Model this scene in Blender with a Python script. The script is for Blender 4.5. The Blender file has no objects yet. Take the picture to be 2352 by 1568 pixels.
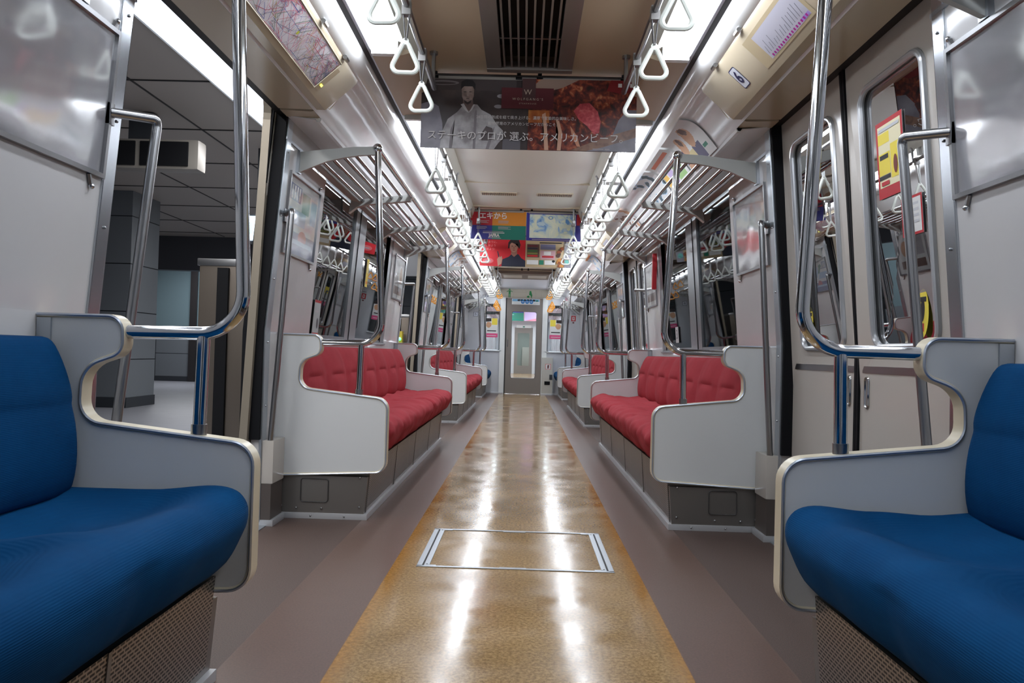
import bpy, bmesh, math, random
from mathutils import Vector, Matrix, noise
random.seed(7)
S = bpy.context.scene
COL = S.collection
# ---------------------------------------------------------------- camera
F_PX, CAM_H, ROLL = 1700.0, 0.81, 0.028
d = Vector((1202-1176, 812-784, F_PX)).normalized()
u = Vector((math.sin(ROLL), -math.cos(ROLL), 0)); u = (u-d*u.dot(d)).normalized()
r = d.cross(u)
if r.x < 0: r = -r
cam_d = bpy.data.cameras.new('camera'); cam = bpy.data.objects.new('camera', cam_d); COL.objects.link(cam)
right = Vector((r[0], d[0], u[0])); down = Vector((r[1], d[1], u[1])); fwd = Vector((r[2], d[2], u[2]))
M = Matrix((right, -down, -fwd)).transposed().to_4x4(); M.translation = Vector((0.008, 0, CAM_H))
cam.matrix_world = M
cam_d.sensor_width = 36; cam_d.lens = 36*F_PX/2352; cam_d.clip_start = 0.02; cam_d.clip_end = 200
S.camera = cam
# ---------------------------------------------------------------- light / exposure
W = bpy.data.worlds.new('world'); S.world = W; W.use_nodes = True
W.node_tree.nodes['Background'].inputs[0].default_value = (0.6, 0.7, 0.9, 1)
W.node_tree.nodes['Background'].inputs[1].default_value = 0.03
S.view_settings.view_transform = 'Standard'; S.view_settings.look = 'None'
S.view_settings.exposure = 0.0; S.view_settings.gamma = 1.0; S.view_settings.use_curve_mapping = False
S.cycles.use_denoising = True
S.cycles.max_bounces = 10; S.cycles.glossy_bounces = 6; S.cycles.transparent_max_bounces = 16
S.cycles.sample_clamp_indirect = 8
TUBE_POWER = 8.0        # glow of the tubes
LAMP_WATT_PER_M = 5.6  # light thrown down by each metre of lamp
PLATFORM_POWER = 4.0     # light line above the platform edge

# ---------------------------------------------------------------- materials
MATS = {}
def lin(c):
    return tuple(((v/255)/12.92 if v/255 <= .04045 else ((v/255+.055)/1.055)**2.4) for v in c)
def mat(name, rgb, rough=.5, metal=0., spec=.5, coat=0., bump=None, emit=None, speck=None, sheen=0.):
    """rgb 0-255 srgb; bump=(kind, scale, strength, distance); speck=(scale, rgb2, amount)"""
    if name in MATS: return MATS[name]
    m = bpy.data.materials.new(name); m.use_nodes = True; nt = m.node_tree; N = nt.nodes; L = nt.links
    b = N['Principled BSDF']; c = (*lin(rgb), 1)
    b.inputs['Base Color'].default_value = c; b.inputs['Roughness'].default_value = rough
    b.inputs['Metallic'].default_value = metal; b.inputs['Specular IOR Level'].default_value = spec
    b.inputs['Coat Weight'].default_value = coat; b.inputs['Coat Roughness'].default_value = .05
    b.inputs['Sheen Weight'].default_value = sheen
    tc = N.new('ShaderNodeTexCoord')
    if emit:
        b.inputs['Emission Color'].default_value = (*lin(emit[0]), 1); b.inputs['Emission Strength'].default_value = emit[1]
    if speck:
        n = N.new('ShaderNodeTexNoise'); n.inputs['Scale'].default_value = speck[0]; n.inputs['Detail'].default_value = 6
        n.inputs['Roughness'].default_value = .7
        L.new(tc.outputs['Object'], n.inputs['Vector'])
        rp = N.new('ShaderNodeValToRGB'); k = speck[2]
        rp.color_ramp.elements[0].position = .5-k; rp.color_ramp.elements[0].color = (*lin(speck[1]), 1)
        rp.color_ramp.elements[1].position = .5+k; rp.color_ramp.elements[1].color = c
        L.new(n.outputs['Fac'], rp.inputs['Fac']); L.new(rp.outputs['Color'], b.inputs['Base Color'])
    if bump:
        kind, sc, st, di = bump
        if kind == 'noise':
            t = N.new('ShaderNodeTexNoise'); t.inputs['Scale'].default_value = sc; t.inputs['Detail'].default_value = 2; o = t.outputs['Fac']
        else:
            t = N.new('ShaderNodeTexWave'); t.inputs['Scale'].default_value = sc; t.bands_direction = kind; o = t.outputs['Fac']
            t.inputs['Distortion'].default_value = .4
        L.new(tc.outputs['Object'], t.inputs['Vector'])
        bp = N.new('ShaderNodeBump'); bp.inputs['Strength'].default_value = st; bp.inputs['Distance'].default_value = di
        L.new(o, bp.inputs['Height']); L.new(bp.outputs['Normal'], b.inputs['Normal'])
    MATS[name] = m; return m

WALL = mat('wall_laminate', (200, 199, 199), .12, spec=.5, bump=('noise', 5, .25, .012))
COVE = mat('cove_laminate', (216, 215, 214), .15, spec=.45, bump=('noise', 5, .2, .010))
BEIGE = mat('beige_panel', (184, 171, 148), .22, spec=.5)
CEIL = mat('cream_ceiling', (176, 158, 132), .4)
CEILW = mat('pale_ceiling', (214, 216, 206), .3)
CEILEND = mat('white_ceiling', (226, 228, 236), .4)
CREAM = mat('cream_plastic', (206, 196, 172), .3)
PANEL = mat('partition_laminate', (204, 206, 206), .35, bump=('noise', 120, .05, .001))
CHROME = mat('polished_steel', (205, 207, 210), .09, metal=1)
SLAT = mat('rack_pipe_steel', (150, 148, 150), .04, metal=1)
STEEL = mat('brushed_steel', (165, 166, 168), .28, metal=1)
ALU = mat('anodised_aluminium', (178, 184, 190), .35, metal=.85)
DARKSTEEL = mat('seat_base_steel', (132, 128, 124), .36, metal=.7, bump=('noise', 14, .1, .004))
KICK = mat('aluminium_kick_strip', (200, 202, 205), .35, metal=.5)
RUBBER = mat('black_rubber', (13, 14, 18), .65, spec=.2)
DARK = mat('dark_void', (12, 12, 14), .7)
BLACK = mat('black_slot', (8, 8, 9), .6)
VENT = mat('vent_metal', (120, 112, 106), .35, metal=.4)
WHITE = mat('white_paint', (225, 228, 226), .35)
RACKW = mat('rack_bracket_paint', (176, 178, 174), .35)
RING = mat('strap_ring_plastic', (225, 229, 221), .3, spec=.5)
BELT = mat('strap_belt', (120, 120, 122), .6)
BELTW = mat('strap_sleeve', (226, 228, 228), .4)
AMBER = mat('amber_plastic', (226, 148, 40), .3)
DOORM = mat('door_leaf_paint', (186, 180, 172), .2, spec=.5, bump=('noise', 4, .15, .01))
ENDW = mat('end_wall_paint', (196, 198, 202), .25, bump=('noise', 4, .2, .01))
ENDDOOR = mat('gangway_door_paint', (128, 121, 115), .35)
GREY = mat('light_grey_print', (190, 192, 196), .5)
FRAME = mat('window_frame_aluminium', (150, 156, 160), .3, metal=.75)
def fabric(name, rgb, dark):
    return mat(name, rgb, .9, spec=.15, bump=('noise', 700, .25, .001), speck=(7, dark, .28))
RED = fabric('red_moquette', (170, 62, 70), (152, 50, 58))
BLUE = mat('blue_moquette', (0, 66, 112), .9, spec=.12, bump=('Z', 88, .3, .0010), speck=(5, (0, 55, 98), .25))
def flat(name, rgb, rough=.5): return mat('print_'+name, rgb, rough)
PAPER = mat('poster_paper', (214, 214, 212), .35)

def glass_mat(name, tint, refl=1.0, rough=.0, k=1.25):
    m = bpy.data.materials.new(name); m.use_nodes = True; N = m.node_tree.nodes; L = m.node_tree.links; N.clear()
    o = N.new('ShaderNodeOutputMaterial'); mx = N.new('ShaderNodeMixShader'); t = N.new('ShaderNodeBsdfTransparent')
    g = N.new('ShaderNodeBsdfGlossy'); f = N.new('ShaderNodeFresnel'); f.inputs['IOR'].default_value = 1.5*refl
    t.inputs[0].default_value = (*tint, 1); g.inputs['Roughness'].default_value = rough
    ml = N.new('ShaderNodeMath'); ml.operation = 'MULTIPLY_ADD'; ml.inputs[1].default_value = k; ml.inputs[2].default_value = .02; ml.use_clamp = True
    L.new(f.outputs[0], ml.inputs[0]); L.new(ml.outputs[0], mx.inputs[0]); L.new(t.outputs[0], mx.inputs[1]); L.new(g.outputs[0], mx.inputs[2]); L.new(mx.outputs[0], o.inputs[0])
    return m
GLASS = glass_mat('window_glass', (.72, .76, .77), 1.12, k=1.45)
GLASSR = glass_mat('door_glass', (.45, .48, .5), 1.0, k=.62)
CLEAR = glass_mat('clear_glass', (.9, .93, .92))
SHEET = glass_mat('clear_plastic_sheet', (.93, .94, .95), 1.0, .09, .55)

def emis(name, rgb, st):
    m = bpy.data.materials.new(name); m.use_nodes = True; b = m.node_tree.nodes['Principled BSDF']
    b.inputs['Base Color'].default_value = (.8, .8, .8, 1); b.inputs['Emission Color'].default_value = (*lin(rgb), 1); b.inputs['Emission Strength'].default_value = st
    return m
TUBE = emis('fluorescent_tube', (236, 240, 255), TUBE_POWER)
PLIGHT = emis('platform_light', (225, 235, 255), PLATFORM_POWER)

def brick_mat(name, metal_rgb, hole_rgb, bw, rh, mortar, off=.5, axes='YZ'):
    m = bpy.data.materials.new(name); m.use_nodes = True; N = m.node_tree.nodes; L = m.node_tree.links; b = N['Principled BSDF']
    tc = N.new('ShaderNodeTexCoord'); sp = N.new('ShaderNodeSeparateXYZ'); cb = N.new('ShaderNodeCombineXYZ')
    L.new(tc.outputs['Object'], sp.inputs[0]); L.new(sp.outputs[axes[0]], cb.inputs[0]); L.new(sp.outputs[axes[1]], cb.inputs[1])
    t = N.new('ShaderNodeTexBrick'); t.offset = off; t.inputs['Scale'].default_value = 1
    t.inputs['Brick Width'].default_value = bw; t.inputs['Row Height'].default_value = rh; t.inputs['Mortar Size'].default_value = mortar
    t.inputs['Mortar Smooth'].default_value = .1
    t.inputs['Color1'].default_value = t.inputs['Color2'].default_value = (*lin(hole_rgb), 1); t.inputs['Mortar'].default_value = (*lin(metal_rgb), 1)
    L.new(cb.outputs[0], t.inputs['Vector']); L.new(t.outputs['Color'], b.inputs['Base Color'])
    b.inputs['Roughness'].default_value = .4; L.new(t.outputs['Fac'], b.inputs['Metallic'])
    bp = N.new('ShaderNodeBump'); bp.inputs['Strength'].default_value = .5; bp.inputs['Distance'].default_value = .002
    L.new(t.outputs['Fac'], bp.inputs['Height']); L.new(bp.outputs['Normal'], b.inputs['Normal'])
    return m
PERF = brick_mat('perforated_steel', (168, 158, 150), (10, 9, 10), .0185, .0085, .0021)
LOUV = brick_mat('louvred_steel', (160, 155, 150), (22, 21, 22), .6, .0095, .0032, 0)
PTILE = brick_mat('platform_wall_panel', (52, 56, 60), (104, 110, 116), .9, .6, .006, 0, 'XZ')

def floor_mat():
    m = bpy.data.materials.new('vinyl_floor'); m.use_nodes = True; N = m.node_tree.nodes; L = m.node_tree.links; b = N['Principled BSDF']
    tc = N.new('ShaderNodeTexCoord'); sp = N.new('ShaderNodeSeparateXYZ'); L.new(tc.outputs['Object'], sp.inputs[0])
    ab = N.new('ShaderNodeMath'); ab.operation = 'ABSOLUTE'; L.new(sp.outputs['X'], ab.inputs[0])
    def noi(sc, det, rgh, a, c1, e, c2):
        n = N.new('ShaderNodeTexNoise'); n.inputs['Scale'].default_value = sc; n.inputs['Detail'].default_value = det; n.inputs['Roughness'].default_value = rgh
        L.new(tc.outputs['Object'], n.inputs['Vector']); rp = N.new('ShaderNodeValToRGB')
        rp.color_ramp.elements[0].position = a; rp.color_ramp.elements[0].color = (*lin(c1), 1)
        rp.color_ramp.elements[1].position = e; rp.color_ramp.elements[1].color = (*lin(c2), 1)
        L.new(n.outputs['Fac'], rp.inputs['Fac']); return rp.outputs['Color']
    tan = noi(95, 4, .75, .36, (122, 98, 62), .64, (178, 150, 108))
    big = noi(2.2, 3, .5, .35, (228, 222, 214), .65, (255, 250, 244))
    mul = N.new('ShaderNodeMix'); mul.data_type = 'RGBA'; mul.blend_type = 'MULTIPLY'; mul.inputs[0].default_value = 1
    L.new(tan, mul.inputs[6]); L.new(big, mul.inputs[7]); tan = mul.outputs[2]
    edge = noi(70, 4, .7, .36, (128, 90, 40), .64, (170, 124, 64))
    mauve = noi(160, 3, .6, .35, (88, 68, 60), .65, (102, 80, 71))
    brown = noi(260, 2, .6, .4, (68, 54, 49), .6, (86, 70, 63))
    def step(thr, w=.002):
        mr = N.new('ShaderNodeMapRange'); mr.inputs[1].default_value = thr-w; mr.inputs[2].default_value = thr+w
        L.new(ab.outputs[0], mr.inputs[0]); return mr.outputs[0]
    def mix(fac, a, c):
        x = N.new('ShaderNodeMix'); x.data_type = 'RGBA'; L.new(fac, x.inputs[0]); L.new(a, x.inputs[6]); L.new(c, x.inputs[7]); return x.outputs[2]
    c = mix(step(.432, .03), tan, edge); c = mix(step(.462), c, mauve); c = mix(step(.735), c, brown)
    L.new(c, b.inputs['Base Color'])
    n2 = N.new('ShaderNodeTexNoise'); n2.inputs['Scale'].default_value = 5; n2.inputs['Detail'].default_value = 4
    L.new(tc.outputs['Object'], n2.inputs['Vector'])
    mr = N.new('ShaderNodeMapRange'); mr.inputs[1].default_value = .35; mr.inputs[2].default_value = .7; mr.inputs[3].default_value = .1; mr.inputs[4].default_value = .24
    L.new(n2.outputs['Fac'], mr.inputs[0])
    ro = N.new('ShaderNodeMix'); ro.inputs[3].default_value = .31; L.new(step(.462), ro.inputs[0]); L.new(mr.outputs[0], ro.inputs[2])
    ro2 = N.new('ShaderNodeMath'); ro2.operation = 'MULTIPLY_ADD'; ro2.inputs[1].default_value = .3; L.new(step(.735), ro2.inputs[0]); L.new(ro.outputs[0], ro2.inputs[2])
    L.new(ro2.outputs[0], b.inputs['Roughness'])
    n3 = N.new('ShaderNodeTexNoise'); n3.inputs['Scale'].default_value = 9; n3.inputs['Detail'].default_value = 3
    L.new(tc.outputs['Object'], n3.inputs['Vector']); bp = N.new('ShaderNodeBump'); bp.inputs['Strength'].default_value = .2; bp.inputs['Distance'].default_value = .0022
    L.new(n3.outputs['Fac'], bp.inputs['Height']); L.new(bp.outputs['Normal'], b.inputs['Normal'])
    return m
FLOOR = floor_mat()

# ---------------------------------------------------------------- mesh helpers
def new(name, bm, m, parent=None, smooth=True, label=None, autos=35):
    bmesh.ops.recalc_face_normals(bm, faces=bm.faces[:])
    me = bpy.data.meshes.new(name)
    if smooth:
        for f in bm.faces: f.smooth = True
        for e in bm.edges:
            if len(e.link_faces) == 2 and e.calc_face_angle(0) > math.radians(autos): e.smooth = False
    bm.to_mesh(me); bm.free()
    for x in (m if isinstance(m, (list, tuple)) else [m]): me.materials.append(x)
    o = bpy.data.objects.new(name, me); COL.objects.link(o)
    if parent: o.parent = parent; o.matrix_parent_inverse = parent.matrix_basis.inverted()
    if label: o['label'] = label
    return o
def empty(name, loc=(0, 0, 0)):
    o = bpy.data.objects.new(name, None); o.location = loc; o.empty_display_size = .05; COL.objects.link(o); return o
def tag(o, label, cat=None, group=None, kind=None):
    if label: o['label'] = label
    if cat: o['category'] = cat
    if group: o['group'] = group
    if kind: o['kind'] = kind
    return o
def thing(name, label, cat, group=None, loc=(0, 0, 0)): return tag(empty(name, loc), label, cat, group)
def struct(o): o['kind'] = 'structure'; return o
def copy_tree(o, parent=None, loc=None):
    c = o.copy(); COL.objects.link(c)
    if parent: c.parent = parent
    if loc is not None: c.location = loc
    for ch in o.children: copy_tree(ch, c)
    return c
def box(bm, x0, x1, y0, y1, z0, z1, bev=0, mi=0):
    x0, x1 = sorted((x0, x1)); y0, y1 = sorted((y0, y1)); z0, z1 = sorted((z0, z1))
    vs = [bm.verts.new((x, y, z)) for x in (x0, x1) for y in (y0, y1) for z in (z0, z1)]
    fs = [(0, 1, 3, 2), (4, 6, 7, 5), (0, 4, 5, 1), (2, 3, 7, 6), (0, 2, 6, 4), (1, 5, 7, 3)]
    F = [bm.faces.new([vs[i] for i in f]) for f in fs]
    for f in F: f.material_index = mi
    if bev:
        es = list({e for f in F for e in f.edges}); bmesh.ops.bevel(bm, geom=es, offset=bev, segments=2, affect='EDGES', profile=.7)
def bx(*a, **k):
    bm = bmesh.new(); box(bm, *a, **k); return bm
def fillet(pts, rad, seg=6, closed=False):
    """round the corners of a polyline; rad number or list"""
    P = [Vector(p) for p in pts]; n = len(P); out = []
    for i, p in enumerate(P):
        rr = rad[i] if isinstance(rad, (list, tuple)) else rad
        if (not closed and i in (0, n-1)) or rr <= 0: out.append(p); continue
        a = P[(i-1) % n]-p; b = P[(i+1) % n]-p; la, lb = a.length, b.length
        ang = a.angle(b)
        if ang > math.pi-.02: out.append(p); continue
        t = min(rr/math.tan(ang/2), la*.49, lb*.49); a.normalize(); b.normalize()
        p0 = p+a*t; p1 = p+b*t; rad_ = t*math.tan(ang/2); c = p+(a+b).normalized()*(rad_/math.sin(ang/2))
        v0 = p0-c; v1 = p1-c; th = v0.angle(v1)
        for k in range(seg+1):
            s = k/seg
            out.append(c+(v0*math.sin((1-s)*th)+v1*math.sin(s*th))/math.sin(th))
    return out
def tube(bm, pts, rad, seg=10, closed=False, sx=1., mi=0):
    P = [Vector(p) for p in pts]; n = len(P); rings = []; up = None
    for i in range(n):
        a = P[(i-1) % n] if (closed or i > 0) else P[i]; b = P[(i+1) % n] if (closed or i < n-1) else P[i]
        t = (b-a).normalized()
        if up is None:
            up = Vector((0, 1, 0)) if abs(t.y) < .9 else Vector((0, 0, 1))
        up = (up-t*up.dot(t)).normalized(); sd = t.cross(up)
        rr = rad[i] if isinstance(rad, (list, tuple)) else rad
        rings.append([bm.verts.new(P[i]+up*rr*sx*math.cos(2*math.pi*k/seg)+sd*rr*math.sin(2*math.pi*k/seg)) for k in range(seg)])
    m = n if closed else n-1
    for i in range(m):
        A, B = rings[i], rings[(i+1) % n]
        for k in range(seg):
            f = bm.faces.new((A[k], A[(k+1) % seg], B[(k+1) % seg], B[k])); f.material_index = mi
    if not closed:
        bm.faces.new(rings[0][::-1]); bm.faces.new(rings[-1])
def tb(*a, **k):
    bm = bmesh.new(); tube(bm, *a, **k); return bm
def prism(bm, prof, y0, y1, s=1, caps=True):
    """closed profile of (x,z) extruded along y"""
    A = [bm.verts.new((s*x, y0, z)) for x, z in prof]; B = [bm.verts.new((s*x, y1, z)) for x, z in prof]; n = len(prof)
    for i in range(n): bm.faces.new((A[i], A[(i+1) % n], B[(i+1) % n], B[i]))
    if caps: bm.faces.new(A); bm.faces.new(B[::-1])
def strip(bm, prof, y0, y1, s=1, ny=1):
    rows = []
    for j in range(ny+1):
        y = y0+(y1-y0)*j/ny; rows.append([bm.verts.new((s*x, y, z)) for x, z in prof])
    for j in range(ny):
        for i in range(len(prof)-1): bm.faces.new((rows[j][i], rows[j][i+1], rows[j+1][i+1], rows[j+1][i]))
def solidify(bm, t):
    bmesh.ops.recalc_face_normals(bm, faces=bm.faces[:]); bmesh.ops.solidify(bm, geom=bm.faces[:], thickness=t)
def wx(z): return 1.165 if z < .88 else 1.165-.08*(z-.88)
def text_mesh(body, size, m, O, U, V, parent, name='lettering', align='CENTER', off=.0006, ext=0.0, squash=1., wt=0.):
    """O centre point; U right; V up (unit vectors)"""
    c = bpy.data.curves.new(name, 'FONT'); c.body = body; c.size = size; c.align_x = align; c.align_y = 'CENTER'; c.resolution_u = 3
    c.extrude = ext; c.offset = wt
    t = bpy.data.objects.new(name, c); COL.objects.link(t)
    dg = bpy.context.evaluated_depsgraph_get(); me = bpy.data.meshes.new_from_object(t.evaluated_get(dg))
    COL.objects.unlink(t); bpy.data.objects.remove(t); me.materials.clear(); me.materials.append(m)
    U = Vector(U).normalized(); V = Vector(V).normalized(); N = U.cross(V); O = Vector(O)
    for v in me.vertices: v.co = O+U*v.co.x*squash+V*v.co.y+N*(off+v.co.z)
    o = bpy.data.objects.new(name, me); COL.objects.link(o)
    if parent: o.parent = parent; o.matrix_parent_inverse = parent.matrix_basis.inverted()
    return o
def art(name, items, O, U, V, parent, base=.0004, step=.00025):
    """items: list of (points[(u,v)..], material); later ones lie on top"""
    U = Vector(U).normalized(); V = Vector(V).normalized(); N = U.cross(V); O = Vector(O)
    bm = bmesh.new(); ms = []
    for k, (pts, m) in enumerate(items):
        if m not in ms: ms.append(m)
        vs = [bm.verts.new(O+U*p[0]+V*p[1]+N*(base+step*k)) for p in pts]
        f = bm.faces.new(vs); f.material_index = ms.index(m)
    me = bpy.data.meshes.new(name)
    bmesh.ops.triangulate(bm, faces=bm.faces[:], ngon_method='EAR_CLIP')
    bm.to_mesh(me); bm.free()
    for m in ms: me.materials.append(m)
    o = bpy.data.objects.new(name, me); COL.objects.link(o)
    if parent: o.parent = parent; o.matrix_parent_inverse = parent.matrix_basis.inverted()
    return o
def R(x0, y0, x1, y1): return [(x0, y0), (x1, y0), (x1, y1), (x0, y1)]
def E(cx, cy, a, b, n=20, rot=0):
    return [(cx+a*math.cos(t)*math.cos(rot)-b*math.sin(t)*math.sin(rot), cy+a*math.cos(t)*math.sin(rot)+b*math.sin(t)*math.cos(rot)) for t in [2*math.pi*i/n for i in range(n)]]
def blob(cx, cy, a, b, n=18, j=.2, rot=0):
    return [(cx+(p[0]-cx)*(1+random.uniform(-j, j)), cy+(p[1]-cy)*(1+random.uniform(-j, j))) for p in E(cx, cy, a, b, n, rot)]
ORD = ['first', 'second', 'third', 'fourth', 'fifth', 'sixth', 'seventh', 'eighth', 'ninth', 'tenth', 'eleventh', 'twelfth']
SIDE = {-1: 'left', 1: 'right'}

# ---------------------------------------------------------------- layout
Y0, Y1 = -.30, 14.80
DOORS = [2.67, 7.55, 12.43]; DH = .66
BENCH = [(-.25, 1.80, 'blue'), (3.50, 6.72, 'red'), (8.38, 11.60, 'red'), (13.26, 14.74, 'blue')]
ZH = 1.865
NEAR = {0: 'beside the camera', 1: 'of the first red bench', 2: 'of the second red bench', 3: 'at the far end wall'}

# floor
bm = bmesh.new(); box(bm, -1.2, 1.2, Y0, Y1+.02, -.05, 0)
struct(new('floor', bm, FLOOR))
# side walls with openings
for s in (-1, 1):
    ops = [(c-DH, c+DH, 0, ZH) for c in DOORS] + [(4.02, 6.18, .86, 1.77), (8.90, 11.06, .86, 1.77)]
    ys = sorted({Y0, Y1} | {v for o in ops for v in o[:2]}); zs = sorted({0, .2, .86, .88, 1.77, ZH, 2.0} | {v for o in ops for v in o[2:]})
    bm = bmesh.new(); V = {}
    def gv(y, z, s=s, V=V, bm=bm):
        if (y, z) not in V: V[(y, z)] = bm.verts.new((s*wx(z), y, z))
        return V[(y, z)]
    for a, b in zip(ys, ys[1:]):
        for c, e in zip(zs, zs[1:]):
            ym, zm = (a+b)/2, (c+e)/2
            if any(o[0] < ym < o[1] and o[2] < zm < o[3] for o in ops): continue
            bm.faces.new((gv(a, c), gv(b, c), gv(b, e), gv(a, e)))
    bmesh.ops.recalc_face_normals(bm, faces=bm.faces[:])
    f0 = bm.faces[:] ; bm.faces.ensure_lookup_table()
    if bm.faces[0].normal.x*s < 0: bmesh.ops.reverse_faces(bm, faces=bm.faces[:])
    bmesh.ops.solidify(bm, geom=bm.faces[:], thickness=-.045)
    o = new('wall_'+SIDE[s], bm, WALL, smooth=False); struct(o)

# ceiling: centre panels + lamp channels
bm = bmesh.new()
box(bm, -.49, -.20, Y0, 3.48, 2.15, 2.2); box(bm, .20, .49, Y0, 3.48, 2.15, 2.2); box(bm, -.20, .20, 3.44, 3.48, 2.15, 2.2); box(bm, -.2, .2, Y0, 3.48, 2.28, 2.3)
cl = struct(new('ceiling', bm, CEIL, smooth=False))
bm = bmesh.new()
box(bm, -.49, .49, 3.48, 3.80, 2.15, 2.2); box(bm, -.49, .49, 6.66, 8.48, 2.15, 2.2); box(bm, -.49, .49, 11.34, 12.9, 2.15, 2.2)
struct(new('ceiling_strip', bm, CEIL, cl, smooth=False))
for (a, b) in ((3.80, 6.66), (8.48, 11.34)):
    bm = bmesh.new(); strip(bm, [(x, 2.15-.018*(1-(x/.49)**4)) for x in [-.49+.98*i/20 for i in range(21)]], a, b); solidify(bm, .01)
    new('ceiling_panel', bm, CEILW, cl)
    for yy in (a+.03, 5.70 if a < 5 else 10.58, b-.03):
        new('panel_seam', bx(-.49, .49, yy, yy+.008, 2.122, 2.137), CREAM, cl, smooth=False)
bm = bmesh.new(); pr = [(12.9, 2.15), (12.94, 2.17), (14.8, 2.10), (14.8, 2.12), (12.9, 2.2)]
A = [bm.verts.new((-.62, y, z)) for y, z in pr]; B = [bm.verts.new((.62, y, z)) for y, z in pr]
for i in range(5): bm.faces.new((A[i], A[(i+1) % 5], B[(i+1) % 5], B[i]))
bm.faces.new(A); bm.faces.new(B)
new('ceiling_end_panel', bm, CEILEND, cl, smooth=False)
bm = bmesh.new(); box(bm, -1.2, 1.2, Y0, Y1, 2.30, 2.34); new('roof_lining', bm, CEIL, cl, smooth=False)
for s in (-1, 1):
    bm = bmesh.new(); strip(bm, [(.488, 2.20), (.488, 2.13), (.50, 2.09), (.515, 2.07), (.535, 2.08), (.645, 2.08), (.655, 2.043)], Y0, Y1, s); solidify(bm, .006)
    new('lamp_channel', bm, CEILW, cl)
    # black air slot and cove
    new('air_slot', bx(s*.664, s*.686, Y0, Y1, 2.036, 2.06), BLACK, cl, smooth=False)
    bm = bmesh.new(); prism(bm, [(.653, 2.036), (.653, 2.045), (.665, 2.045), (.665, 2.036)], Y0, Y1, s); new('slot_rail', bm, ALU, cl, smooth=False)
    covep = [(.686, 2.04), (.688, 2.028), (.70, 2.004), (.722, 1.988), (.745, 1.979), (.776, 1.975), (.800, 1.968), (.830, 1.949), (.857, 1.924), (.888, 1.889), (.929, 1.838)]
    bm = bmesh.new(); strip(bm, covep, Y0, Y1, s); solidify(bm, -.008 if s > 0 else -.008)
    new('cove_panel', bm, COVE, cl)
    secs = [(Y0, 2.67-.63), (2.67+.63, 7.55-.63), (7.55+.63, 12.43-.63), (12.43+.63, Y1)]
    for a, b in secs:
        bm = bmesh.new(); strip(bm, [(.929, 1.838), (.934, 1.826), (.95, 1.825), (.958, 1.836), (.99, 1.838), (1.04, 1.844), (1.089, 1.853)], a, b, s); solidify(bm, -.004)
        new('cove_lower_panel', bm, COVE, cl)
    for a, b in secs:
        bm = bmesh.new(); prism(bm, [(wx(1.752)-.006, 1.752), (wx(1.764)-.006, 1.764), (wx(1.764)+.002, 1.764), (wx(1.752)+.002, 1.752)], a+.02, b-.02, s); new('wall_top_bead', bm, ALU, cl, smooth=False)
# cross ribs under the ceiling in the lamp gaps (beige cover plates)
LAMPSEG = [(.35, 3.05), (3.83, 6.55), (6.82, 8.32), (8.62, 11.32), (11.95, 14.6)]
GAPS = [(3.06, 3.82), (6.56, 6.81), (8.33, 8.61), (11.33, 11.94)]
for s in (-1, 1):
    for a, b in GAPS:
        bm = bmesh.new(); prism(bm, [(.49, 2.15), (.50, 2.05), (.53, 2.04), (.63, 2.035), (.654, 2.03), (.66, 2.1), (.5, 2.16)], a, b, s)
        new('lamp_gap_cover', bm, CEIL, cl)
# ---------------------------------------------------------------- ceiling lamps
def lamp_light(t, x, y, z, w, l, watt=None, rgb=(.87, .94, 1.0), tilt=38):
    e = (LAMP_WATT_PER_M*l if watt is None else watt)
    for q in ((-1, 1) if tilt else (0,)):
        ld = bpy.data.lights.new('lamp_light', 'AREA'); ld.shape = 'RECTANGLE'; ld.size = w*(.55 if q else 1); ld.size_y = l; ld.color = rgb
        ld.energy = e/(2 if q else 1)
        o = bpy.data.objects.new('lamp_light', ld); COL.objects.link(o); o.parent = t; o.matrix_parent_inverse = t.matrix_basis.inverted()
        o.location = (x+q*w*.25, y, z); o.rotation_euler = (0, -q*math.radians(tilt), 0)
lamp_n = 0
for s in (-1, 1):
    k = 0
    for a, b in LAMPSEG:
        n = 1 if b-a < 2 else 2
        for j in range(n):
            ya = a+(b-a)*j/n+.02; yb = a+(b-a)*(j+1)/n-.02
            t = thing('ceiling_lamp', f'fluorescent ceiling lamp in the {SIDE[s]} light line, {ORD[k]} from the camera', 'ceiling lamp', f'lamps of the {SIDE[s]} light line', (s*.6, ya, 2.05)); k += 1
            for xx in (.560, .600, .636):
                new('tube', tb([(s*xx, ya+.03, 2.036), (s*xx, yb-.03, 2.036)], .0135, 10), TUBE, t)
            lamp_light(t, s*.598, (ya+yb)/2, 2.006, .10, yb-ya-.06)
            for yy in (ya, yb-.03): new('lamp_holder', bx(s*.54, s*.650, yy, yy+.03, 2.020, 2.082, .004), WHITE, t)
# ---------------------------------------------------------------- ceiling vent (near)
t = thing('ceiling_vent', 'long slatted air vent in the middle of the near ceiling', 'vent', None, (0, 2.9, 2.15))
bm = bmesh.new(); box(bm, -.198, -.13, .2, 3.44, 2.125, 2.16, .004); box(bm, .13, .198, .2, 3.44, 2.125, 2.16, .004); box(bm, -.198, .198, 3.40, 3.44, 2.12, 2.16, .004)
new('vent_frame', bm, VENT, t)
for i in range(8):
    x = -.115+.23*i/7
    new('vent_slat', bx(x-.004, x+.004, .2, 3.40, 2.13, 2.155), VENT, t, smooth=False)
bm = bmesh.new()
for yy in (1.0, 1.9, 3.1): box(bm, -.13, .13, yy, yy+.012, 2.14, 2.15)
new('vent_cross_bar', bm, STEEL, t, smooth=False)
new('vent_void', bx(-.14, .14, .2, 3.41, 2.24, 2.27), BLACK, t, smooth=False)
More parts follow.
